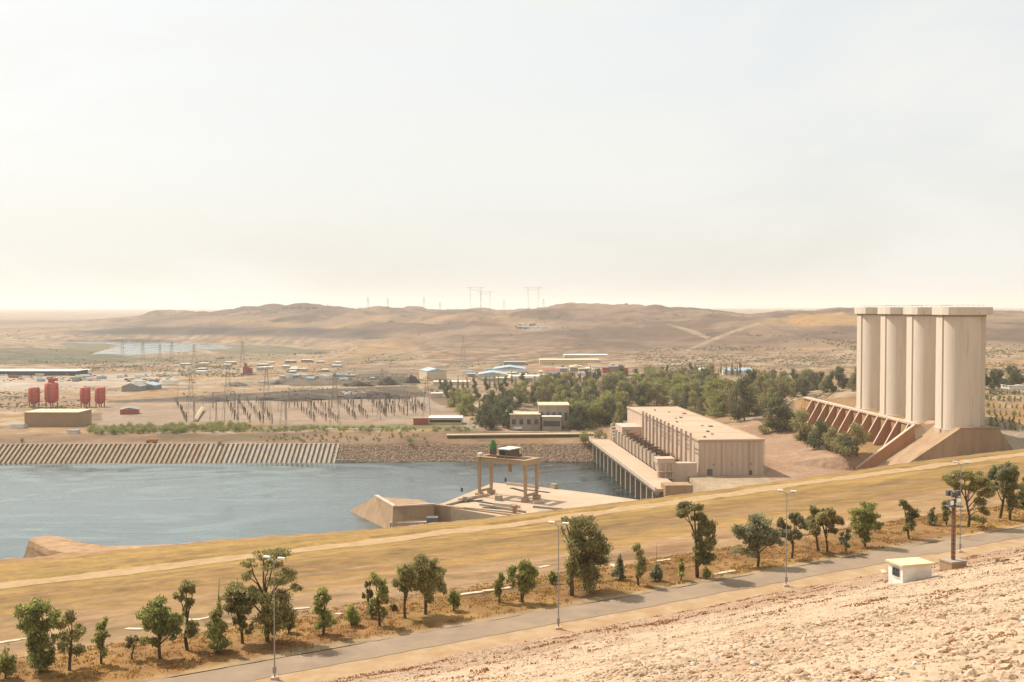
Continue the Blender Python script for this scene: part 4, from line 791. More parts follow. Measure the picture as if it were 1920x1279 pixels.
mb = MB(); a, b = P[0], P[1]; mb.add([(a[0],543.7,a[2]),(b[0]+.3,543.7,b[2]),(b[0]+.3,546.4,b[2]),(a[0],546.4,a[2]),(a[0],543.7,a[2]+.5),(b[0]+.3,543.7,b[2]+.5),(b[0]+.3,546.4,b[2]+.5),(a[0],546.4,a[2]+.5)], [(3,2,1,0),(4,5,6,7),(0,1,5,4),(1,2,6,5),(2,3,7,6),(3,0,4,7)]); mb.build('coping', m_con, o)
# sloping paved apron between wing wall and plinth
mb = MB(); mb.add([(P[1][0]+.2,546.2,30.8),(A[1][0]-.3,546.2,tz-.1),(A[0][0]-3,521,13.0),(P[2][0]+.3,535,13.0),(P[1][0]+.2,546.2,5),(A[1][0]-.3,546.2,5),(A[0][0]-3,521,5),(P[2][0]+.3,535,5)], [(0,3,2,1),(0,1,5,4),(1,2,6,5),(2,3,7,6),(3,0,4,7)])
setting(mb.build('pavement', m_roofc))

# ---------------------------------------------------------------- weir deck, training wall, gantry crane
o = thing('intake_deck', 'low concrete weir deck at the water edge under the gantry crane', 'deck', (0, 0, 0))
DK = [at_z(a, b, 8)[:2] for a, b in ((815,947),(832,943),(925,905),(1012,913),(1120,926),(1180,935),(1290,950),(1120,990),(960,972))]
MB().prism(DK, -4, 8).build('slab', m_roofc, o)
def deck_box(a, b, c, d, z0, z1, m, nm, w=1.2):
    p, q = np.array(at_z(a, b, 8)), np.array(at_z(c, d, 8)); L = np.hypot(*(q-p)[:2]); r = math.atan2(q[1]-p[1], q[0]-p[0])
    return MB().cbox(((p[0]+q[0])/2, (p[1]+q[1])/2, (z0+z1)/2), (L, w, z1-z0), 0, r).build(nm, m, o)
for a in ((838,949,900,932),(870,955,962,964),(900,948,985,962),(1000,952,1055,957),(1010,962,1100,958)): deck_box(*a, 8, 8.9, m_con2, 'kerb_wall', .9)
for a in ((852,944,905,938),(880,938,925,945),(905,952,975,957),(958,915,985,922),(985,918,1030,924)): deck_box(*a, 8.0, 8.12, m_dark, 'gate_slot', 2.2)  # flat dark slabs on the deck; shade inside the slots put in as colour
for a in ((860,940,915,930),(925,948,975,953),(950,909,1010,916),(1000,945,1020,944)): deck_box(*a, 8, 9.2, m_con, 'low_wall', .8)
for a in ((868,941,876,941),(960,955,966,957),(1035,915,1043,917),(930,938,940,939)): deck_box(*a, 8, 10.2, m_con2, 'plinth_block', 2)
for a in ((866,922),(1044,915),(948,903)):
    p = at_z(*a, 8); MB().cbox((p[0], p[1], 8.9), (1.0, 1.0, 1.8)).build('bollard', m_brownmetal, o)
deck_box(961, 962, 968, 962, 5, 11, m_terra, 'end_pillar', 2)
o = thing('guide_wall', 'tan concrete wall standing in the water below the crane deck', 'wall', (0, 0, 0))
p0, p1, p2 = at_z(812,946,8.4), at_z(964,966,8.4), at_z(1010,974,8.4)
MB().prism([p0[:2], p1[:2], p2[:2], (p2[0]+2, p2[1]+2.2), (p1[0]+1, p1[1]+2.2), (p0[0]+.4, p0[1]+2.2)], -3, 8.5).build('panel', m_tan, o)
o = thing('training_wall', 'wedge-shaped concrete wall end with a pyramid nose sloping into the river', 'wall', (0, 0, 0))
Q = [at_z(703,931,9), at_z(737,951,9), at_z(814,947,9), at_z(788,937,9)]
B = [at_z(655,958,0), at_z(742,988,0), at_z(815,985,0), at_z(790,955,0)]
B[2] = (Q[2][0], Q[2][1]-.3, 0); B[3] = (Q[3][0], Q[3][1]+6, 0); B[1] = (Q[1][0]+.3, Q[1][1]-7, 0)
ex = lambda p, q, k: (p[0]+(p[0]-q[0])*k, p[1]+(p[1]-q[1])*k, -3)
Bd = [(b[0]+(b[0]-q[0])*.3, b[1]+(b[1]-q[1])*.3, -2.7) for b, q in zip(B, Q)]
mb = MB(); mb.add(Q+Bd, [(3,2,1,0)[::-1], (0,4,5,1), (1,5,6,2), (2,6,7,3), (3,7,4,0)]); mb.build('body', m_tan, o)
mb = MB(); q0, q1 = np.array(Q[0]), np.array(Q[1]); dq = (q1-q0)/np.linalg.norm(q1-q0); nq = np.array((-dq[1], dq[0], 0))
mb.prism([tuple((q0+nq*1.5-dq*.5)[:2]), tuple((q1+nq*1.5+dq*.5)[:2]), tuple((q1-nq*.1+dq*.5)[:2]), tuple((q0-nq*.1-dq*.5)[:2])], 9.0, 9.6); mb.build('rim', m_con, o)
a, b = at_z(738,951,9), at_z(815,946.5,9); r = math.atan2(b[1]-a[1], b[0]-a[0])
MB().cbox(((a[0]+b[0])/2, (a[1]+b[1])/2, 9.3), (math.hypot(b[0]-a[0], b[1]-a[1]), 1, .6), 0, r).build('rim', m_con, o)
a, b = at_z(742,976,3.4), at_z(798,981,3.4)
MB().cbox(((a[0]+b[0])/2, (a[1]+b[1])/2+1.5, 1.4), (math.hypot(b[0]-a[0], b[1]-a[1])+3, 5.5, 4), 0, .06).build('ledge', m_roofc, o)
MB().cbox((b[0]+2.6, b[1]+1.6, 4.4), (4.6, 4.5, 2.4), 0, .06).build('gate_box', m_steel, o)

LA, LB, LC, LD_ = (np.array(at_z(a, b, 8)) for a, b in ((899,931),(914.5,925),(985,941),(999,937)))
LB = LA+np.array((3.2, 8.4, 0)); LD_ = LC+np.array((3.2, 8.4, 0))
cz = 8.1; r = math.atan2(LC[1]-LA[1], LC[0]-LA[0]); span = math.hypot(*(LC-LA)[:2])
o = thing('gantry_crane', 'beige steel gantry crane on four legs straddling the weir deck', 'crane', (LA[0], LA[1], cz), r)
gw, gh = 9.0, 17.0
for a, b in ((0,0),(0,gw),(span,0),(span,gw)):
    mb = MB(); mb.prism([(a-.5,b-.5),(a+.5,b-.5),(a+.5,b+.5),(a-.5,b+.5)], 1.6, gh-1.6, top=[(a-.75,b-.6),(a+.75,b-.6),(a+.75,b+.6),(a-.75,b+.6)]); mb.build('leg', m_crane, o)
    bg_ = MB().cbox((a, b, .85), (2.2, 3.4, 1.5)).build('bogie', m_crane, o)
for a in (0, span):
    MB().cbox((a, gw/2, 2.4), (1.1, gw-1.5, 1.0)).build('sill_beam', m_crane, o); MB().cbox((a, gw/2, gh-.5), (2.0, gw+4, 2.2)).build('end_beam', m_crane, o)
for b in (0, gw): MB().cbox((span/2, b, gh-.4), (span-2.0, 1.5, 2.0)).build('girder', m_crane, o)
mb = MB()
for k in range(13):
    a = -1+k*(span+2)/12
    for b in (-1.2, gw+1.2): mb.bar((a,b,gh+.6), (a,b,gh+1.8), .08)
for b in (-1.2, gw+1.2): mb.bar((-1,b,gh+1.8), (span+1,b,gh+1.8), .08); mb.box(-1,b-.5,gh+.55,span+1,b+.5,gh+.62)
mb.build('handrail', m_crane, o)
mb = MB().box(span*.40,-.8,gh+.6,span*.66,gw+.8,gh+1.6); tr = mb.build('trolley', m_brownmetal, o)
MB().box(span*.42,.5,gh+1.6,span*.64,gw-.5,gh+4.2).build('machine_house', m_brownmetal, tr); MB().box(span*.40,-.2,gh+4.2,span*.66,gw+.2,gh+4.6).build('house_roof', m_white, tr)
MB().box(span*.44,.3,gh+1.9,span*.55,.5,gh+3.7).build('house_window', m_dark, tr)
mb = MB().tube([(span*.55,gw/2,gh+.6),(span*.55,gw/2,gh-2.6)], .12, 5); hk = mb.build('hoist_rope', m_steel, o); MB().cbox((span*.55,gw/2,gh-4.2), (1.3,1.0,3.2)).build('hook_block', m_orange, o)
MB().cbox((2.6, gw*.75, gh+2.0), (2.2, 2.2, 2.8)).build('winch_frame', m_brownmetal, o)
mb = MB(); mb.tube([(2.6,gw*.75,gh+3.2),(2.5,gw*.75,gh+5.0),(2.4,gw*.75,gh+7.2)], [1.5,1.7,.5], 7); mb.build('green_cover', m_greenp, o)
MB().cbox((-.4, 1, gh+1.2), (1.6, 2.4, 1.3)).build('cable_drum', m_white, o)

# stub of rubble and earth jutting into the river at the left
o = thing('groyne', 'short earth and rubble groyne jutting from the near shore at the left', 'groyne', (0, 0, 0))
top = [at_z(a, b, 8.5)[:2] for a, b in ((56,1014),(66,1007),(84,1004),(108,1007),(150,1018),(205,1026),(330,1022),(330,1045),(200,1047),(120,1036),(92,1030))]
cx_, cy_ = np.mean([t[0] for t in top[:6]]), np.mean([t[1] for t in top[:6]])
bot = []
for k, t in enumerate(top):
    dx, dy = t[0]-cx_, t[1]-cy_; dl = math.hypot(dx, dy); e = 4.0 if k in (0,1,10) else 10; bot.append((t[0]+dx/dl*e, t[1]+dy/dl*e))
mb = MB(); n = len(top)
rings = []
for lv in range(7):
    f = lv/6; rings.append([(b[0]*(1-f)+t[0]*f+rnd.uniform(-.5,.5), b[1]*(1-f)+t[1]*f+rnd.uniform(-.5,.5), -3+11.5*f+rnd.uniform(-.3,.3)) for b, t in zip(bot, top)])
vs_ = [p for r_ in rings for p in r_]; mb.add(vs_, [(i*n+k, i*n+(k+1)%n, (i+1)*n+(k+1)%n, (i+1)*n+k) for i in range(6) for k in range(n)]); mb.add(rings[-1], [tuple(range(n))])
mb.build('bank', mat('groyne_earth', alb(224,184,140,k=.5), alb(196,150,106,k=.5), .3, .95, .25, 1.2), o)
# ================================================================ far bank
m_rub = mat('rubble_bank', alb(196,166,138,k=.45), alb(170,142,116,k=.42), .4, .95, .25, 2.0, c3=alb(216,188,158,k=.48), s3=1.6, lo3=.55, hi3=.65)
BY = lambda x: 636+.014*(x+350)       # waterline depth
xs_ = np.arange(-420, 66, 2.0); prof = [(-6,-3.5),(0,0),(4,2),(8,4),(12,6),(15,7.6),(17,8.2),(30,8.5)]
V = []; 
for j, (dy, z) in enumerate(prof):
    for x in xs_: V.append((x, BY(x)+dy, z+(rnd.uniform(-.12,.12) if 0 < j < 6 else 0)))
nx = len(xs_); Fq = [(j*nx+i, j*nx+i+1, (j+1)*nx+i+1, (j+1)*nx+i) for j in range(len(prof)-1) for i in range(nx-1)]
setting(MB().add(V, Fq).build('bank', m_rub))
g = np.random.default_rng(62); n = 9000; X = g.uniform(-106, 62, n); q = g.random(n); Yb = BY(X)+q*17; T, Pp = tp(X, Yb)
setting(scatter_stones('bank_rubble', T, Pp, np.interp(q*17, [0,4,8,12,15,17], [0,2,4,6,7.6,8.2])+.05, g.uniform(.25, .75, n), m_rock, 0, 63, C(206,174,144)[None]*g.uniform(.55, 1.15, (n, 1))), 'stuff')
x0, x1 = -345.0, at_z(622,871,0)[0]; xr = at_z(655,872,0)[0]
o = thing('revetment', 'river bank facing of slanted concrete ribs along the far shore', 'revetment', (0, 0, 0))
b = MB(); ca = [(x0,BY(x0)-1.6,-.6),(x1,BY(x1)-1.6,-.6),(x1,BY(x1)+16.6,8.45),(x0,BY(x0)+16.6,8.45)]
b.add(ca, [(0,1,2,3)]); b.build('slope_panel', mat('rib_bed', alb(176,150,124,k=.45), alb(150,126,102,k=.42), .5, .95, .1, 2), o)
m_rib1, m_rib2 = conc('tan_rib', 214,182,150,.48), conc('pale_rib', 216,200,178,.5)
nr = 84; rib = None
for k in range(nr):
    x = x0+(x1-x0)*k/(nr-1); y = BY(x); c = m_rib1 if x < -175+rnd.uniform(-18,18) else m_rib2; w = rnd.uniform(.6, .8)
    q = [(x-w,y-2.0,-.7),(x+w,y-2.0,-.7),(x+w,y+16.4,8.5),(x-w,y+16.4,8.5)]
    b = MB().add(q+[(a,b_,c_+.75) for a,b_,c_ in q], [(4,5,6,7),(0,1,5,4),(1,2,6,5),(2,3,7,6),(3,0,4,7)]); b.build('rib', c, o)
MB().add([(x0,BY(x0)+16.4,8.3),(x1,BY(x1)+16.4,8.3),(x1,BY(x1)+18.4,8.3),(x0,BY(x0)+18.4,8.3),(x0,BY(x0)+16.4,9.0),(x1,BY(x1)+16.4,9.0),(x1,BY(x1)+18.4,9.0),(x0,BY(x0)+18.4,9.0)],[(4,5,6,7),(0,1,5,4),(2,3,7,6),(1,2,6,5),(3,0,4,7)]).build('coping', m_rib1, o)
MB().box(x1+.8, BY(x1)+.5, -1, xr, BY(x1)+13, 6.5).build('end_block', m_tan, o) if 0 else None
for k in range(5):
    x = x1+2+k*2.6; MB().cbox((x, BY(x)-.8, .6), (1.2,1.4,2.0)).build('toe_block', m_rib2, o)

def row_wall(name, lab, a, b, z0, z1, w, m, cap=None, cat='wall'):
    o = thing(name, lab, cat, (0,0,0)); p, q = hit(*a), hit(*b); r = math.atan2(q[1]-p[1], q[0]-p[0]); L = math.hypot(q[0]-p[0], q[1]-p[1])
    c = ((p[0]+q[0])/2, (p[1]+q[1])/2); zb = min(p[2], q[2])
    MB().cbox((*c, zb+(z0+z1)/2), (L, w, z1-z0), 0, r).build('panel', m, o)
    if cap: MB().cbox((*c, zb+z1+.25), (L+.4, w+2.4, .7), 0, r).build('coping', cap, o)
row_wall('quay_wall', 'dark stone retaining wall with a pale coping below the office building', (838,822), (1112,818), -1, 1.9, 1.2, mat('dark_stone', alb(164,142,120,k=.45), alb(136,116,98,k=.42), .6), m_cream)
row_wall('low_wall', 'low white wall beside the lawn in front of the switchyard', (608,806), (738,806), 0, .9, .6, m_white)

# ---------------------------------------------------------------- buildings
def building(name, lab, cat, bx0, bx1, by, top, depth, wall, roofm=None, win=0, yaw=0, group=None, gable=0, door=False, over=.4, band=False, winm=None, pos=None):
    """box building: photo base line, top line and width give its real size where it stands"""
    p = pos or hit((bx0+bx1)/2, by); y = p[1]; s = y/F; W = (bx1-bx0)*s; h = max(1.5, (by-top)*s)
    o = thing(name, lab, cat, (p[0], p[1], p[2]), yaw, group); d = depth
    MB().box(-W/2, 0, -2, W/2, d, h).build('wall', wall, o)
    mb = MB(); rm = roofm or wall
    if gable:
        g = gable*min(W, d); 
        if W > d: mb.add([(-W/2-over,-over,h),(W/2+over,-over,h),(W/2+over,d+over,h),(-W/2-over,d+over,h),(-W/2-over,d/2,h+g),(W/2+over,d/2,h+g)], [(0,1,5,4),(2,3,4,5),(0,4,3),(1,2,5),(3,2,1,0)])
        else: mb.add([(-W/2-over,-over,h),(W/2+over,-over,h),(W/2+over,d+over,h),(-W/2-over,d+over,h),(0,-over,h+g),(0,d+over,h+g)], [(3,0,4,5),(1,2,5,4),(0,1,4),(2,3,5),(3,2,1,0)])
    else: mb.box(-W/2-over, -over, h, W/2+over, d+over, h+max(.35, .05*h))
    mb.build('roof', rm, o)
    if band: MB().box(-W/2+.6, -.06, h*.32, W/2-.6, -.003, h*.72).build('window_band', winm or m_glass, o)
    for k in range(win):
        ww = W/win*.5; cx = -W/2+(k+.5)*W/win; MB().box(cx-ww/2, -.08, h*.38, cx+ww/2, -.004, h*.72).build('window', m_glass, o)
    if door: MB().box(W*.28, -.09, -.02, W*.28+1.4, -.004, min(h*.7, 2.4)).build('door', m_brownmetal, o)
    return o
building('office_building', 'taller right-hand block of the concrete office building by the river bank', 'building', 1010,1067,805,761, 22, m_con2, m_cream, win=5, door=True)
building('office_wing', 'lower left wing of the concrete office building, partly behind trees', 'building', 956,1013,807,778, 18, m_con2, m_cream, win=4)
building('porch', 'small white-roofed porch block in front of the taller office block', 'building', 1017,1052,808,782, 6, m_con2, m_white, band=True)
building('warehouse', 'flat beige windowless warehouse below the red silos', 'building', 46,147,800,774, 24, mat('warehouse_wall', alb(214,176,136), alb(204,166,128), .1, .9), m_cream)
building('shed', 'small white shed left of the beige warehouse', 'building', 19,44,803,796, 6, m_white, m_grey, gable=.1)
building('shed', 'tiny white shed right of the beige warehouse', 'building', 126,145,813,808, 5, m_white, m_grey)
building('long_hall', 'very long dark-sided hall with a pale roof at the far left', 'building', -60,141,704,696, 40, mat('dark_wall', alb(96,104,100,k=.4), rough=.8), m_white, over=2)
building('site_office', 'white low annex at the right end of the long dark hall', 'building', 141,160,702,695, 20, m_white, m_white)
building('open_shed', 'grey-roofed shed with a red side on the dirt yard', 'shed', 226,258,777,768, 14, m_redd, m_grey, gable=.12, yaw=.25)
building('greenhouse', 'pale arched grey tent shed on the plain', 'shed', 228,262,734,725, 26, m_grey, m_grey, gable=.2)
building('greenhouse', 'lower grey tent shed right behind the arched one', 'shed', 256,290,731,723, 22, m_grey, m_blue, gable=.15)
building('gatehouse', 'low reddish hut with a tank on top beside the road end', 'building', 775,802,797,785, 8, m_redd, m_tan)
building('canopy_building', 'long low building with a bright white roof beside the road end', 'building', 804,866,796,784, 14, m_cream, m_white, band=True, winm=m_dark)
building('white_shed', 'large cream-walled shed with a blue-grey roof at the end of the switchyard road', 'shed', 800,838,713,696, 40, m_cream, m_blue, gable=.12, yaw=.3)
building('white_shed', 'long low white shed right of the cream-walled shed', 'shed', 812,880,722,716, 14, m_cream, m_white)
building('small_hut', 'small flat-roofed white hut above the dark trees by the road', 'building', 808,830,746,738, 8, m_cream, m_white)
building('white_shed', 'wide pale blue roofed hall left of the crowded camp', 'shed', 896,950,712,702, 40, m_cream, m_blue, gable=.08)
building('white_shed', 'long white-roofed hall along the front of the crowded camp', 'shed', 955,1012,713,706, 26, m_white, m_white)
building('white_shed', 'pale grey-blue hall at the back of the crowded camp', 'shed', 925,985,701,692, 44, m_white, m_blue, gable=.08)
building('farm_shed', 'upper long white-roofed shed at the foot of the brown hill', 'shed', 1058,1140,670,666, 30, m_cream, m_white)
building('farm_shed', 'lower long cream shed at the foot of the brown hill', 'shed', 1012,1124,682,675, 34, m_cream, m_yel)
building('farm_shed', 'short grey shed left of the two long cream sheds', 'shed', 945,985,685,679, 24, m_grey, m_blue)
building('workshop', 'red-brown workshop block, right of two above the grove', 'building', 1160,1178,706,691, 22, m_redd, m_redd)
building('workshop', 'red-brown workshop block, left of two above the grove', 'building', 1130,1142,706,690, 18, m_redd, m_redd)
building('workshop', 'grey flat block between the two red-brown workshops', 'building', 1143,1159,706,688, 18, m_grey, m_grey)
building('shed', 'white and red roofed shed in the middle of the camp', 'shed', 1018,1050,704,694, 16, m_white, m_redd, gable=.12)
building('shed', 'pale blue roofed hall before the brown hill at the right', 'shed', 1362,1412,703,695, 26, m_white, m_blue, gable=.1)
building('shed', 'small white shed among the dark conifers before the brown hill', 'shed', 1310,1334,702,693, 18, m_white, m_white, gable=.1)
building('shed', 'white shed right of the tower clump trees', 'shed', 1892,1924,731,724, 14, m_white, m_white)
building('hill_fort', 'small square building on the top of the highest hill', 'building', 1232,1246,569.5,564, 18, m_tan, m_tan)
r = random.Random(31); cols_ = [m_white, m_cream, m_grey, m_blue, m_cream, m_con2]
for k in range(34):
    bx = r.uniform(872, 1150); by = 716-(bx-872)*.04+r.uniform(-16, 6); w = r.uniform(9, 26)
    building('cabin', 'low white or cream cabin in the crowded camp beyond the trees', 'cabin', bx-w/2, bx+w/2, by, by-r.uniform(4, 8), r.uniform(8, 18), r.choice(cols_), r.choice([m_white, m_blue, m_yel, m_grey]), group='camp cabins', gable=r.choice([0, .1]))
for k in range(13):
    bx = r.uniform(966, 1030); by = r.uniform(607, 618); w = r.uniform(6, 13)
    building('house', 'tiny pale house in the cluster high on the brown hillside', 'house', bx-w/2, bx+w/2, by, by-3, 14, r.choice([m_white, m_grey, m_cream]), group='hillside houses')
for k in range(5): building('house', 'low building on the flat hilltop left of the pylons', 'house', 528+k*14, 537+k*14, 579, 576.5, 20, m_tan, group='hilltop buildings')
for k in range(22):
    bx = r.uniform(330, 640); by = r.uniform(678, 702); w = r.uniform(8, 20); building('cabin', 'scattered pale cabin on the plain behind the switchyard', 'cabin', bx-w/2, bx+w/2, by, by-r.uniform(3, 6), 12, r.choice(cols_), m_white, group='cabins on the plain')
for k in range(16):
    bx = r.uniform(520, 700); by = r.uniform(703, 714); w = r.uniform(7, 16); building('cabin', 'pale blue container cabin before the dark spoil heaps', 'cabin', bx-w/2, bx+w/2, by, by-r.uniform(3, 5), 9, r.choice([m_blue, m_white, m_grey]), m_blue, group='container cabins')

# red silos on legs
def silo(lab, cx, y1, y0, wpx, top=False):
    p = hit(cx, y1); s = p[1]/F; h = (y1-y0)*s; rr = wpx*s/2; o = thing('silo', lab, 'silo', p, 0, 'red silos')
    zc = h*.16
    MB().tube([(0,0,zc),(0,0,zc+h*.14),(0,0,h*.94),(0,0,h)], [rr*.45,rr,rr,rr*.72], 20).build('tank', m_red, o)
    for a in range(4): t = a*math.pi/2+.6; MB().bar((rr*.8*math.cos(t), rr*.8*math.sin(t), -.5), (rr*.8*math.cos(t), rr*.8*math.sin(t), h*.34), .7).build('leg', m_redd, o)
    MB().tube([(rr*1.05,-.4*rr,0),(rr*1.05,-.4*rr,h+.6)], .22, 5).build('filler_pipe', m_redd, o)
    mb = MB()
    for k in range(int(h/.9)): mb.bar((-.5,-rr-.12,k*.9+zc), (.5,-rr-.12,k*.9+zc), .1)
    for q in (-.5,.5): mb.bar((q,-rr-.12,zc), (q,-rr-.12,h), .12)
    mb.build('ladder', m_steel, o)
    for k in range(3): MB().tube([(0,0,h*(.36+.2*k)),(0,0,h*(.36+.2*k)+.35)], rr*1.02, 20).build('band', m_redd, o)
    if top:
        MB().box(-rr*.35,-rr*.35,h,rr*.35,rr*.35,h*1.16).build('filter_house', m_redd, o); MB().bar((0,0,h*1.16), (0,0,h*1.32), .5).build('vent', m_redd, o)
silo('leftmost short red silo', 64,763,726,21); silo('tallest red silo, with a filter house on top', 97,763,717,25,True); silo('left one of the close pair of short red silos', 160,763,726,19); silo('right one of the close pair of short red silos', 188,763,726,19)
p = hit(461,703); s = p[1]/F; o = thing('batching_tower', 'small distant red tower on a dark mound behind the switchyard', 'tower', p)
MB().box(-3,-3,0,3,3,20*s*.8).build('body', m_redd, o); MB().box(-1.5,-1.5,20*s*.8,1.5,1.5,22*s).build('head', m_redd, o); MB().box(3.02,-1,0,8,1.5,13*s).build('bin', m_redd, o)
# heaps
def heap(lab, cx, by, wpx, hpx, m, group=None):
    p = hit(cx, by); s = p[1]/F; W, h = wpx*s/2, hpx*s; g = np.random.default_rng(int(cx)); n = 26; v = []; f = []
    for j in range(8):
        q = j/7
        for k in range(n): a = 2*math.pi*k/n; e = (1-q)*(1+.16*g.normal())*W+.02; v.append((e*math.cos(a), e*.45*math.sin(a), -1+(h+1)*math.sin(q*1.35)/math.sin(1.35)+.06*h*g.normal()))
    for j in range(7):
        for k in range(n): f.append((j*n+k, j*n+(k+1)%n, (j+1)*n+(k+1)%n, (j+1)*n+k))
    f.append(tuple(range(7*n, 8*n))); me = MB().add(v, f, smooth=True).build('spoil_heap', m, loc=p); tag(me, lab, 'heap', group)
m_spoil = mat('dark_spoil', alb(118,104,92,k=.42), alb(94,84,76,k=.4), .12, .95, .5, .3); m_spoil2 = mat('grey_spoil', alb(178,166,150,k=.46), alb(150,140,128,k=.45), .12, .95, .5, .3)
for lab, a, b, c, d, m in [('highest dark spoil heap at the right end of the row', 728,722,50,14,m_spoil), ('dark rounded mound right of the highest spoil heap', 772,718,34,14,m_spoil), ('wide low dark heap left of the highest spoil heap', 672,724,70,9,m_spoil), ('long dark ridge of rubble behind the switchyard posts', 700,746,150,11,m_spoil),
    ('left dark ridge of rubble behind the switchyard posts', 560,748,190,9,m_spoil), ('dark bank at the back left of the switchyard', 400,752,90,7,m_spoil), ('grey gravel heap behind the pylons', 520,720,60,8,m_spoil2), ('grey gravel heap in the middle of the plain', 442,724,60,8,m_spoil2), ('dark mound under the small red tower', 466,704,44,4,m_spoil)]: heap(lab, a, b, c, d, m)

# ---------------------------------------------------------------- switchyard
m_lat = mat('lattice_steel', alb(178,168,154,k=.5), rough=.7); m_pole = mat('dark_insulator', alb(128,114,102,k=.4), rough=.7)
def pylon_mesh(h, base, arms, w=.28):
    mb = MB(); n = 7; zs = [h*(1-(1-k/n)**1.25) for k in range(n+1)]; wd = [base*(1-z/h)*.5+.5 for z in zs]
    for k in range(n):
        for a, b in ((-1,-1),(1,-1),(1,1),(-1,1)): mb.bar((a*wd[k],b*wd[k],zs[k]), (a*wd[k+1],b*wd[k+1],zs[k+1]), w)
        for (a, b), (c, d) in (((-1,-1),(1,-1)),((1,-1),(1,1)),((1,1),(-1,1)),((-1,1),(-1,-1))):
            mb.bar((a*wd[k],b*wd[k],zs[k]), (c*wd[k+1],d*wd[k+1],zs[k+1]), w*.6)
    am = MB()
    for z, l in arms:
        for q in (-1, 1): am.bar((0,-.5,h*z), (q*l,0,h*z+.2), w*.8); am.bar((0,.5,h*z), (q*l,0,h*z+.2), w*.8); am.bar((0,0,h*z+h*.05), (q*l,0,h*z+.2), w*.8); am.bar((q*l,0,h*z), (q*l,0,h*z-h*.045), w*.6)
    return mb, am
def pylon(lab, cx, by, ty, group=None, portal=False, w=.2):
    p = hit(cx, by); h = (by-ty)*p[1]/F; o = thing('pylon', lab, 'pylon', (p[0],p[1],p[2]-.3), 0, group)
    if portal:
        mb = MB(); k = h*.30
        for q in (-1, 1):
            for d in (-.6, .6): mb.bar((q*k*.62+d,0,0), (q*k*.75+d*.4,0,h), w)
            for j in range(9): mb.bar((q*k*.64-.6,0,h*j/9), (q*k*.66+.6,0,h*(j+1)/9), w*.7)
        mb.build('mast', m_lat, o); am = MB(); am.bar((-k*1.35,0,h), (k*1.35,0,h), w*1.3); am.bar((-k*1.35,0,h), (0,0,h*.93), w); am.bar((k*1.35,0,h), (0,0,h*.93), w); am.bar((-k,0,h*.93), (k,0,h*.93), w)
        for q in (-1,0,1): am.bar((q*k*1.2,0,h), (q*k*1.2,0,h*.9), w*.6)
        am.build('crossarm', m_lat, o)
    else:
        mb, am = pylon_mesh(h, h*.16, ((.68,h*.13),(.82,h*.11),(.95,h*.09)), w); mb.build('mast', m_lat, o); am.build('crossarm', m_lat, o)
for lab, cx, by, ty in [('tall thin lattice pylon, left of the two tallest in the switchyard', 428,797,684), ('tall thin lattice pylon right of the switchyard centre', 500,797,690), ('lattice pylon at the back left of the switchyard', 358,790,700), ('short lattice pylon near the front of the switchyard', 531,797,738),
    ('tall lattice pylon at the middle of the switchyard', 628,797,698), ('lattice pylon before the dark spoil heaps', 716,780,690), ('lattice pylon at the right end of the switchyard', 800,782,705), ('slender pylon standing over the grove', 1013,752,700), ('lattice pylon on the plain before the brown hill', 868,690,630)]: pylon(lab, cx, by, ty, 'pylons in the switchyard', w=.13)
for lab, cx, by, ty in [('leftmost pylon crossing in front of the lake', 230,676,640), ('second pylon from the left in front of the lake', 268,680,640), ('pylon at the middle of the lake view', 300,675,645), ('pylon right of the lake middle', 322,682,642), ('rightmost pylon in front of the lake', 364,690,645), ('pylon on the plain right of the lake', 455,690,640)]: pylon(lab, cx, by, ty, 'pylons before the lake', w=.2)
def ridge(lab, cx, ty, portal=False):
    g = [hit(cx, yy) for yy in (584.5,)][0]; D = 3700
    x = (cx-CX)/F*D; z = float(H(np.array(x), np.array(D))); h = CAMZ-(ty-Y0)*D/F-z
    p = (x, D, z); o = thing('pylon', lab, 'pylon', p, 0, 'pylons on the skyline'); w = .3
    if portal:
        mb = MB(); k = h*.34
        for q in (-1, 1):
            for d in (-1.2, 1.2): mb.bar((q*k*.5+d*1.6,0,0), (q*k*.62+d*.5,0,h), w)
            for j in range(8): mb.bar((q*k*.52-1.6,0,h*j/8), (q*k*.56+1.6,0,h*(j+1)/8), w*.6)
        mb.build('mast', m_lat, o); am = MB(); am.bar((-k*.95,0,h), (k*.95,0,h), w*1.4); am.bar((-k*.95,0,h), (0,0,h*.9), w); am.bar((k*.95,0,h), (0,0,h*.9), w); am.bar((-k*.6,0,h*.9), (k*.6,0,h*.9), w); am.build('crossarm', m_lat, o)
    else:
        mb, am = pylon_mesh(h, h*.2, ((.7,h*.14),(.85,h*.12),(.97,h*.1)), w); mb.build('mast', m_lat, o); am.build('crossarm', m_lat, o)
for lab, cx, ty, pt in [('leftmost skyline pylon, small and thin', 614,570,False), ('skyline pylon left of the cross-topped one', 690,558,False), ('skyline pylon, second from the left cluster', 727,560,False), ('thin skyline pylon near the middle of the ridge', 795,558,False), ('short skyline pylon right of the thin one', 825,567,False),
    ('tall wide-topped skyline portal pylon, left of three', 892,539,True), ('shorter wide-topped skyline portal pylon beside the tall one', 910,547,True), ('small skyline pylon between the portal pylons', 945,563,False), ('tall wide-topped skyline portal pylon at the right', 1000,539,True), ('last small skyline pylon before the highest hill', 1019,561,False)]: ridge(lab, cx, ty, pt)
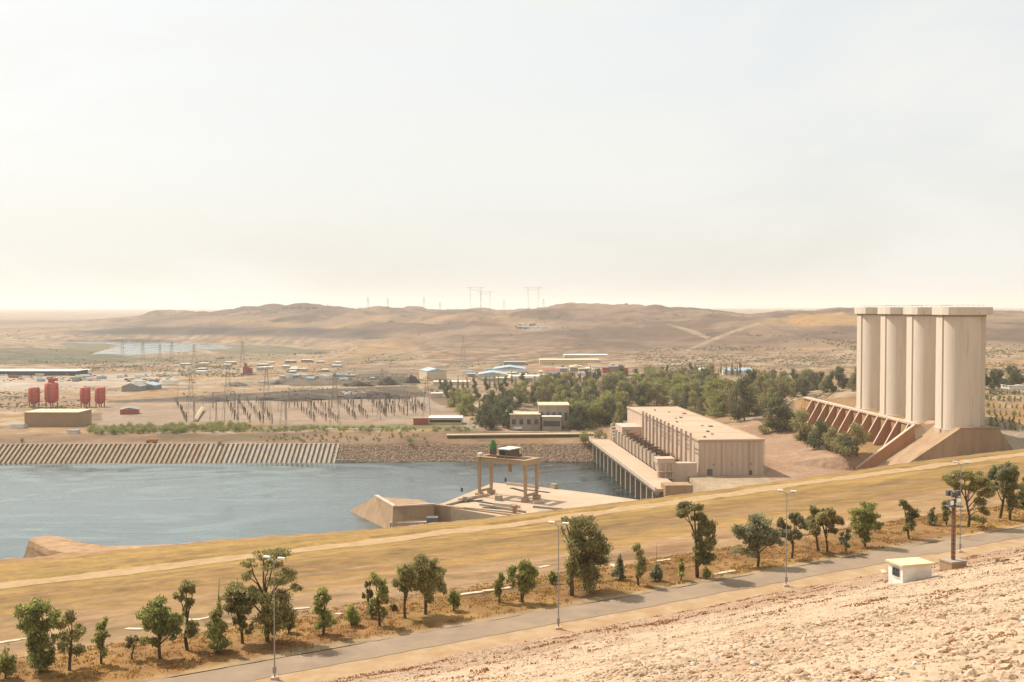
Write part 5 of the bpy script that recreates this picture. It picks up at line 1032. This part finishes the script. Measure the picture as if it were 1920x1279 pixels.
# rows of apparatus running back and to the left
def app_meshes():
    a = MB().tube([(0,0,-.5),(0,0,3.2)], .32, 5); b = MB().tube([(0,0,3.2),(0,0,4.2),(0,0,7.2)], [.35,.6,.3], 6)
    return a, b
sa, sb = app_meshes(); g_ = 'switchgear posts in the yard'
src = thing('switchgear_post', 'dark switchgear post with an insulator, one of many in rows in the yard', 'switchgear', (0,0,0), 0, g_); sa.build('stand', m_pole, src); sb.build('insulator', m_pole, src)
first = True
ROWS = [(350,792,330,754),(445,792,425,755),(468,793,447,754),(492,794,462,752),(512,794,480,752),(590,792,545,752),(612,790,572,752),(632,792,592,752),(668,788,628,752),(690,786,650,752),(725,782,690,750),(740,780,702,750),(762,780,722,750),(780,776,742,750),(796,772,758,749)]
for k, (a, b, c, d) in enumerate(ROWS):
    for j in range(15):
        q = j/14; p = hit(a+(c-a)*q+rnd.uniform(-2,2), b+(d-b)*q)
        if first: src.location = p; first = False
        else: dup(src, None, p, rnd.uniform(0, 3), scale=rnd.uniform(.5, .95))
# portal gantries
def gantry(a, by, wpx, hpx):
    p = hit(a, by); s = p[1]/F; w, h = wpx*s, hpx*s; o = thing('busbar_gantry', 'grey lattice portal gantry over the switchgear rows', 'gantry', p, .3, 'gantries in the yard')
    for q in (-1, 1):
        mb = MB()
        for d in (-.5, .5): mb.bar((q*w/2+d,0,-.3), (q*w/2+d*.4,0,h), .26)
        for j in range(6): mb.bar((q*w/2-.5,0,h*j/6), (q*w/2+.5,0,h*(j+1)/6), .16)
        mb.build('column', m_lat, o)
    mb = MB(); mb.bar((-w/2,0,h), (w/2,0,h), .26); mb.bar((-w/2,0,h-1.2), (w/2,0,h-1.2), .26)
    for j in range(8): mb.bar((-w/2+w*j/8,0,h-1.2), (-w/2+w*(j+1)/8,0,h), .16)
    mb.build('beam', m_lat, o)
for a, by, w, h in [(385,790,40,38),(470,785,46,40),(560,786,46,36),(640,782,46,36),(700,778,44,34),(760,772,40,32),(420,765,40,30),(520,766,44,30),(600,764,44,28),(680,762,42,28),(745,760,38,26)]: gantry(a, by, w, h)
p, q = hit(366,791), hit(380,770); o = thing('pipe_bridge', 'pale inclined conveyor lying on the left of the switchyard', 'conveyor', p)
MB().bar((0,0,1.2), (q[0]-p[0], q[1]-p[1], 2.4), 2.2).build('belt_housing', m_cream, o)
for k in (.1,.5,.9): MB().bar(((q[0]-p[0])*k,(q[1]-p[1])*k,-.3), ((q[0]-p[0])*k,(q[1]-p[1])*k,1.2), .5).build('trestle', m_steel, o)
for k in range(22):
    p = hit(335+k*21+rnd.uniform(-8,8), rnd.uniform(758,793)); h = rnd.uniform(13, 24); o = thing('lightning_mast', 'thin pale lightning mast standing among the switchgear', 'mast', p, 0, 'lightning masts in the yard')
    MB().tube([(0,0,-.3),(0,0,h*.6),(0,0,h)], [.22,.15,.06], 6).build('pole', m_lat, o); MB().box(-.45,-.45,-.3,.45,.45,.35).build('footing', m_con2, o)
# power lines between the tall pylons: none are readable in the haze

# ---------------------------------------------------------------- vehicles
def truck(lab, cx, by, wpx, body, cab, rz=0, group=None, kind='truck', pos=None):
    p = pos or hit(cx, by); L = wpx*p[1]/F; o = thing('truck' if kind == 'truck' else 'van', lab, kind, p, rz, group); k = L/7
    MB().box(-.30*L,-1.25*k,.9*k,.5*L,1.25*k,3.1*k if kind == 'truck' else 2.7*k).build('cargo_box', body, o)
    c = MB(); c.prism([(-.5*L,-1.15*k),(-.31*L,-1.15*k),(-.31*L,1.15*k),(-.5*L,1.15*k)], .6*k, 2.5*k, top=[(-.47*L,-1.1*k),(-.31*L,-1.1*k),(-.31*L,1.1*k),(-.47*L,1.1*k)]); cb = c.build('cab', cab, o)
    MB().box(-.46*L,-1.2*k,1.6*k,-.34*L,-1.16*k,2.2*k).build('window', m_glass, cb)
    for a in (-.4, .18, .36):
        for b in (-1, 1): MB().tube([(a*L,b*1.2*k-.12*k,.5*k),(a*L,b*1.2*k+.12*k,.5*k)], .5*k, 10).build('wheel', m_tyre, o)
truck('orange truck parked on the far bank below the hedge', 285,832,20, m_orange, m_orange)
truck('white van parked in front of the office trees', 970,807,18, m_white, m_white, kind='van')
m_cars = [m_white, m_white, m_grey, m_dark, m_redd, m_blue, m_cream]
def car_mesh(name, m):
    mb = MB(); mb.box(-2.2,-.9,.35,2.2,.9,.95); mb.prism([(-1.5,-.85),(1.2,-.85),(1.2,.85),(-1.5,.85)], .95, 1.55, top=[(-1.0,-.7),(.7,-.7),(.7,.7),(-1.0,.7)])
    for a in (-1.35, 1.35):
        for b in (-.85, .85): mb.tube([(a,b-.1,.35),(a,b+.1,.35)], .35, 8, 1)
    me = bpy.data.meshes.new(name); me.from_pydata(mb.v, [], mb.f); me.materials.append(m); me.materials.append(m_tyre); me.polygons.foreach_set('material_index', mb.m); return me
cms = [car_mesh('parked_car', m) for m in m_cars]; r = random.Random(77)
for k in range(60):
    c, d = r.uniform(2, 320), r.uniform(704, 716); p = hit(c, d); o = link('parked_car', r.choice(cms), None, p, r.uniform(-.4, .4)); o.scale = (1.5,)*3 if 0 else (1,)*3
    tag(o, 'small parked car in the dusty yard before the long hall', 'car', 'cars parked in the yard')
cm_ = None
for k in range(26):
    c, d = r.uniform(0, 330), r.uniform(703, 720); p = hit(c, d); w = r.uniform(6, 12)
    o = MB().box(-w/2,-1.4,0,w/2,1.4,3.0).box(-w/2-.05,-1.45,2.9,w/2+.05,1.45,3.15).build('container', r.choice([m_white,m_white,m_cream,m_blue,m_grey,m_redd]), None, p, r.uniform(-.5,.5))
    tag(o, 'long box container or trailer standing in the dusty yard before the long hall', 'container', 'containers in the yard')
for k in range(14):
    c, d = r.uniform(640, 690), r.uniform(736, 742); p = hit(c, d); o = link('parked_car', cms[k % 2], None, p, r.uniform(-.4,.4)); tag(o, 'white vehicle parked in front of the dark rubble ridge', 'car', 'vehicles by the rubble ridge')

# ================================================================ roadside things
m_lamp = mat('galvanised_pole', alb(200,196,188,k=.5), rough=.55, metal=.3); m_lhead = mat('lamp_white', alb(245,245,240,k=.85), rough=.4); m_red2 = mat('rusty_mast', alb(186,146,122,k=.5), alb(160,120,98,k=.5), 1.2, .8)
def street_lamp(lab, bx, by, ty):
    x, y, z = at_dam(bx, by); h = (by-ty)*y/F; o = thing('street_lamp', lab, 'street lamp', (x,y,ROADZ-.02), 0, 'street lamps along the road')
    MB().box(-.28,-.28,-.4,.28,.28,.25).build('footing', m_con, o)
    MB().tube([(0,0,.2),(0,0,h*.5),(0,0,h)], [.07,.055,.04], 8).build('pole', m_lamp, o)
    MB().box(-.14,-.14,.6,.14,.1,1.15).build('service_hatch', m_lamp, o)
    for q in (-1, 1):
        d = (q*.46, q*-.19)
        MB().tube([(0,0,h-.1),(d[0]*.5,d[1]*.5,h+.12),(d[0]*.9,d[1]*.9,h+.2)], .05, 6).build('arm', m_lamp, o)
        hb = MB(); c = Vector((d[0]*1.5, d[1]*1.5, h+.3)); hb.cbox(tuple(c), (.62,.26,.16), 0, math.atan2(d[1], d[0])); hd = hb.build('lamp_head', m_lhead, o)
        MB().cbox((c[0], c[1], c[2]-.12), (.4,.18,.05), 0, math.atan2(d[1], d[0])).build('lens', m_glass, hd)
street_lamp('nearest street lamp, tallest in view, before the very tall tree', 515,1274,1048); street_lamp('street lamp in front of the biggest dark tree', 1047,1180,983); street_lamp('street lamp before the wide grey-green tree', 1474,1100,923); street_lamp('farthest street lamp, just right of the floodlight mast', 1800,1036,869)
x, y, z = at_dam(1787,1066); o = thing('floodlight_mast', 'rusty floodlight mast with a cluster of lamps beside the white hut', 'floodlight', (x,y,z), 0)
h = (1066-920)*y/F; fb = 1.6
tagb = thing('mast_block', 'brown concrete block carrying the floodlight mast', 'block', (x,y,z), AX-.2); MB().box(-.9,-.8,-1.2,.9,.8,fb-.9).build('body', m_tan, tagb); MB().box(-.95,-.85,fb-.9,.95,.85,fb-.75).build('top_slab', m_con2, tagb)
o.location.z = z+fb-.75
mb = MB()
for a, b in ((-.13,-.13),(.13,-.13),(.13,.13),(-.13,.13)): mb.bar((a,b,0), (a*.9,b*.9,h-fb), .05)
for k in range(14):
    z0, z1 = (h-fb)*k/14, (h-fb)*(k+1)/14; mb.bar((-.13,-.13,z0), (.13,-.13,z1), .04); mb.bar((.13,.13,z0), (-.13,.13,z1), .04); mb.bar((-.13,.13,z0), (-.13,-.13,z1), .04); mb.bar((.13,-.13,z0), (.13,.13,z1), .04)
mb.tube([(0,0,0),(0,0,h-fb)], .09, 8); mb.build('mast', m_red2, o)
MB().box(-.75,-.5,h-fb-.7,.75,.5,h-fb-.62).build('platform', m_steel, o)
for k, (a, b, c, d) in enumerate(((-.45,-.35,.1,.3),(.25,-.4,.35,-.2),(-.1,-.3,.85,.1),(.4,.2,.9,.6),(-.35,.3,.9,.4))):
    f_ = MB(); f_.cbox((a, b, h-fb+c-.35), (.55,.34,.5), 0, d); ff = f_.build('floodlight', m_steel, o); MB().cbox((a-.18*math.sin(-d)*0, b-.19, h-fb+c-.35), (.44,.05,.4), 0, 0).build('lens', m_lhead if k < 2 else m_glass, ff)
# hut
x, y, z = at_dam(1706,1088); s = y/F
o = thing('hut', 'small white instrument hut with a pale flat roof on the stony slope', 'hut', (x,y,z), 0)
yaw = -.62
o.rotation_euler.z = yaw+.9
wW, wD, wH = 2.9, 2.0, 1.5
MB().box(-wW/2,-wD/2,-1.6,wW/2,wD/2,wH).build('wall', m_white, o); MB().box(-wW/2-.18,-wD/2-.18,wH,wW/2+.18,wD/2+.18,wH+.16).build('roof', m_yel, o)
wn_ = MB().box(-wW/2-.06,-.55,.55,-wW/2-.002,.3,1.2).build('window', m_glass, o)
mb = MB()
for a in (-.56,-.15,.27): mb.box(-wW/2-.1,a,.52,-wW/2-.061,a+.05,1.22)
for c in (.52,.85,1.18): mb.box(-wW/2-.13,-.56,c,-wW/2-.101,.32,c+.05)
mb.build('grille', m_steel, wn_)
p, q = at_dam(1646,1064), at_dam(1672,1072); r_ = math.atan2(q[1]-p[1], q[0]-p[0]); o = thing('concrete_step', 'short pale concrete sill running from the road to the hut', 'step', ((p[0]+q[0])/2,(p[1]+q[1])/2,min(p[2],q[2])), r_)
MB().box(-1.2,-.25,-.3,1.2,.25,.25).build('sill', m_cream, o)
# broken channel lining in the grass behind the trees
m_lin = mat('pale_lining', alb(240,222,192,k=.62), alb(222,198,160,k=.58), 1.2, .9)
CH = [(-20,1212,44,1201),(44,1202,46,1201),(236,1180,290,1178),(352,1164,392,1160),(530,1146,580,1139),(628,1150,640,1150),(862,1116,905,1111),(905,1111,960,1104),(1010,1068,1030,1064),(1232,1054,1258,1051),(1340,1077,1378,1072),(1145,1060,1160,1066)]
for k, (a, b, c, d) in enumerate(CH):
    p, q = at_dam(a, b), at_dam(c, d); L = math.hypot(q[0]-p[0], q[1]-p[1]); r_ = math.atan2(q[1]-p[1], q[0]-p[0])
    nn = np.array((-math.sin(r_), math.cos(r_)))*.32; cc_ = ((p[0]+q[0])/2, (p[1]+q[1])/2, (p[2]+q[2])/2); mb = MB(); ns = max(2, int(L/2.5)); rows = []
    for e in range(ns+1):
        f = e/ns; bx_, by_ = p[0]+(q[0]-p[0])*f, p[1]+(q[1]-p[1])*f; t_, p_ = tp(bx_, by_); zz = float(grass_z(np.array([t_]), np.array([p_]))[0])+rnd.uniform(.02, .12)
        rows.append([(bx_-cc_[0]+s_*nn[0], by_-cc_[1]+s_*nn[1], zz-cc_[2]+dz) for s_, dz in ((-1,-.5),(-1,.08),(1,.08),(1,-.5))])
    for e in range(ns): mb.add(rows[e]+rows[e+1], [(0,1,5,4),(1,2,6,5),(2,3,7,6)])
    mb.add(rows[0], [(3,2,1,0)]); mb.add(rows[-1], [(0,1,2,3)])
    o = mb.build('channel_slab', m_lin, None, cc_)
    tag(o, 'broken pale slab of the drain lining in the dry grass behind the trees', 'slab', 'drain lining slabs')
# dry tufts on the verge and among the stones
def tufts(name, T, Pp, zf, hh, seed, colr):
    g = np.random.default_rng(seed); n = len(T); k = 7; T = np.repeat(T, k)+g.normal(0, .22, n*k); Pp = np.repeat(Pp, k)+g.normal(0, .22, n*k); Z = zf(T, Pp); hgt = np.repeat(hh, k)*g.uniform(.6, 1.3, n*k)
    a = g.uniform(0, 6.28, n*k); w = .09; dx, dy = np.cos(a)*w, np.sin(a)*w; lx, ly = g.normal(0, .25, n*k)*hgt, g.normal(0, .25, n*k)*hgt
    v = np.stack([np.stack([T-dx, Pp-dy, Z-.05], 1), np.stack([T+dx, Pp+dy, Z-.05], 1), np.stack([T+lx+dx*.3, Pp+ly+dy*.3, Z+hgt], 1), np.stack([T+lx-dx*.3, Pp+ly-dy*.3, Z+hgt], 1)], 1).reshape(-1, 3)
    tint = np.array(colr)[None]*g.uniform(.7, 1.25, (n*k, 1)); return setting(link(name, np_mesh(name, v, np.arange(len(v)).reshape(-1, 4), m_leaf, False, np.repeat(tint, 4, 0)), rz=AX), 'stuff')
g = np.random.default_rng(91); n = 16000; T = g.uniform(-70, 330, n); Pp = g.uniform(96.8, 113, n); k = fbm(T/8, Pp/3, 92)+.1*g.normal(size=n) > -.06
tufts('dry_grass', T[k], Pp[k], grass_z, g.uniform(.06, .2, k.sum()), 93, C(214,164,92))
n = 26000; T = g.uniform(-30, 200, n); Pp = g.uniform(20, 87, n); k = (fbm(T/10, Pp/2.5, 95)+.5*fbm(T/1.6, Pp/1.6, 96)+.22*np.exp(-((Pp-(57+1.2*vnoise(T/4, T*0, 97)))/.5)**2)+.2*np.exp(-((Pp-(66+1.5*vnoise(T/5, T*0, 98)))/.6)**2)+.2*np.exp(-((Pp-(74+1.5*vnoise(T/5, T*0, 99)))/.6)**2) > .15)
tufts('dry_weeds', T[k], Pp[k], rock_z, g.uniform(.06, .15, k.sum())*np.clip((Pp[k]-15)/45, .35, 1), 94, C(210,150,98))
# ---------------------------------------------------------------- haze over the whole valley
hz = MB().box(-14000, -60, -60, 14000, 31000, 260).build('haze', bpy.data.materials.new('haze_air'))
hm = hz.data.materials[0]; hm.use_nodes = True; hn = hm.node_tree.nodes; hn.remove(hn['Principled BSDF'])
pv = hn.new('ShaderNodeVolumePrincipled'); pv.inputs['Color'].default_value = (.96, .92, .85, 1); pv.inputs['Density'].default_value = 0.74e-4; pv.inputs['Anisotropy'].default_value = .2
hm.node_tree.links.new(pv.outputs[0], hn['Material Output'].inputs['Volume']); setting(hz, 'stuff')
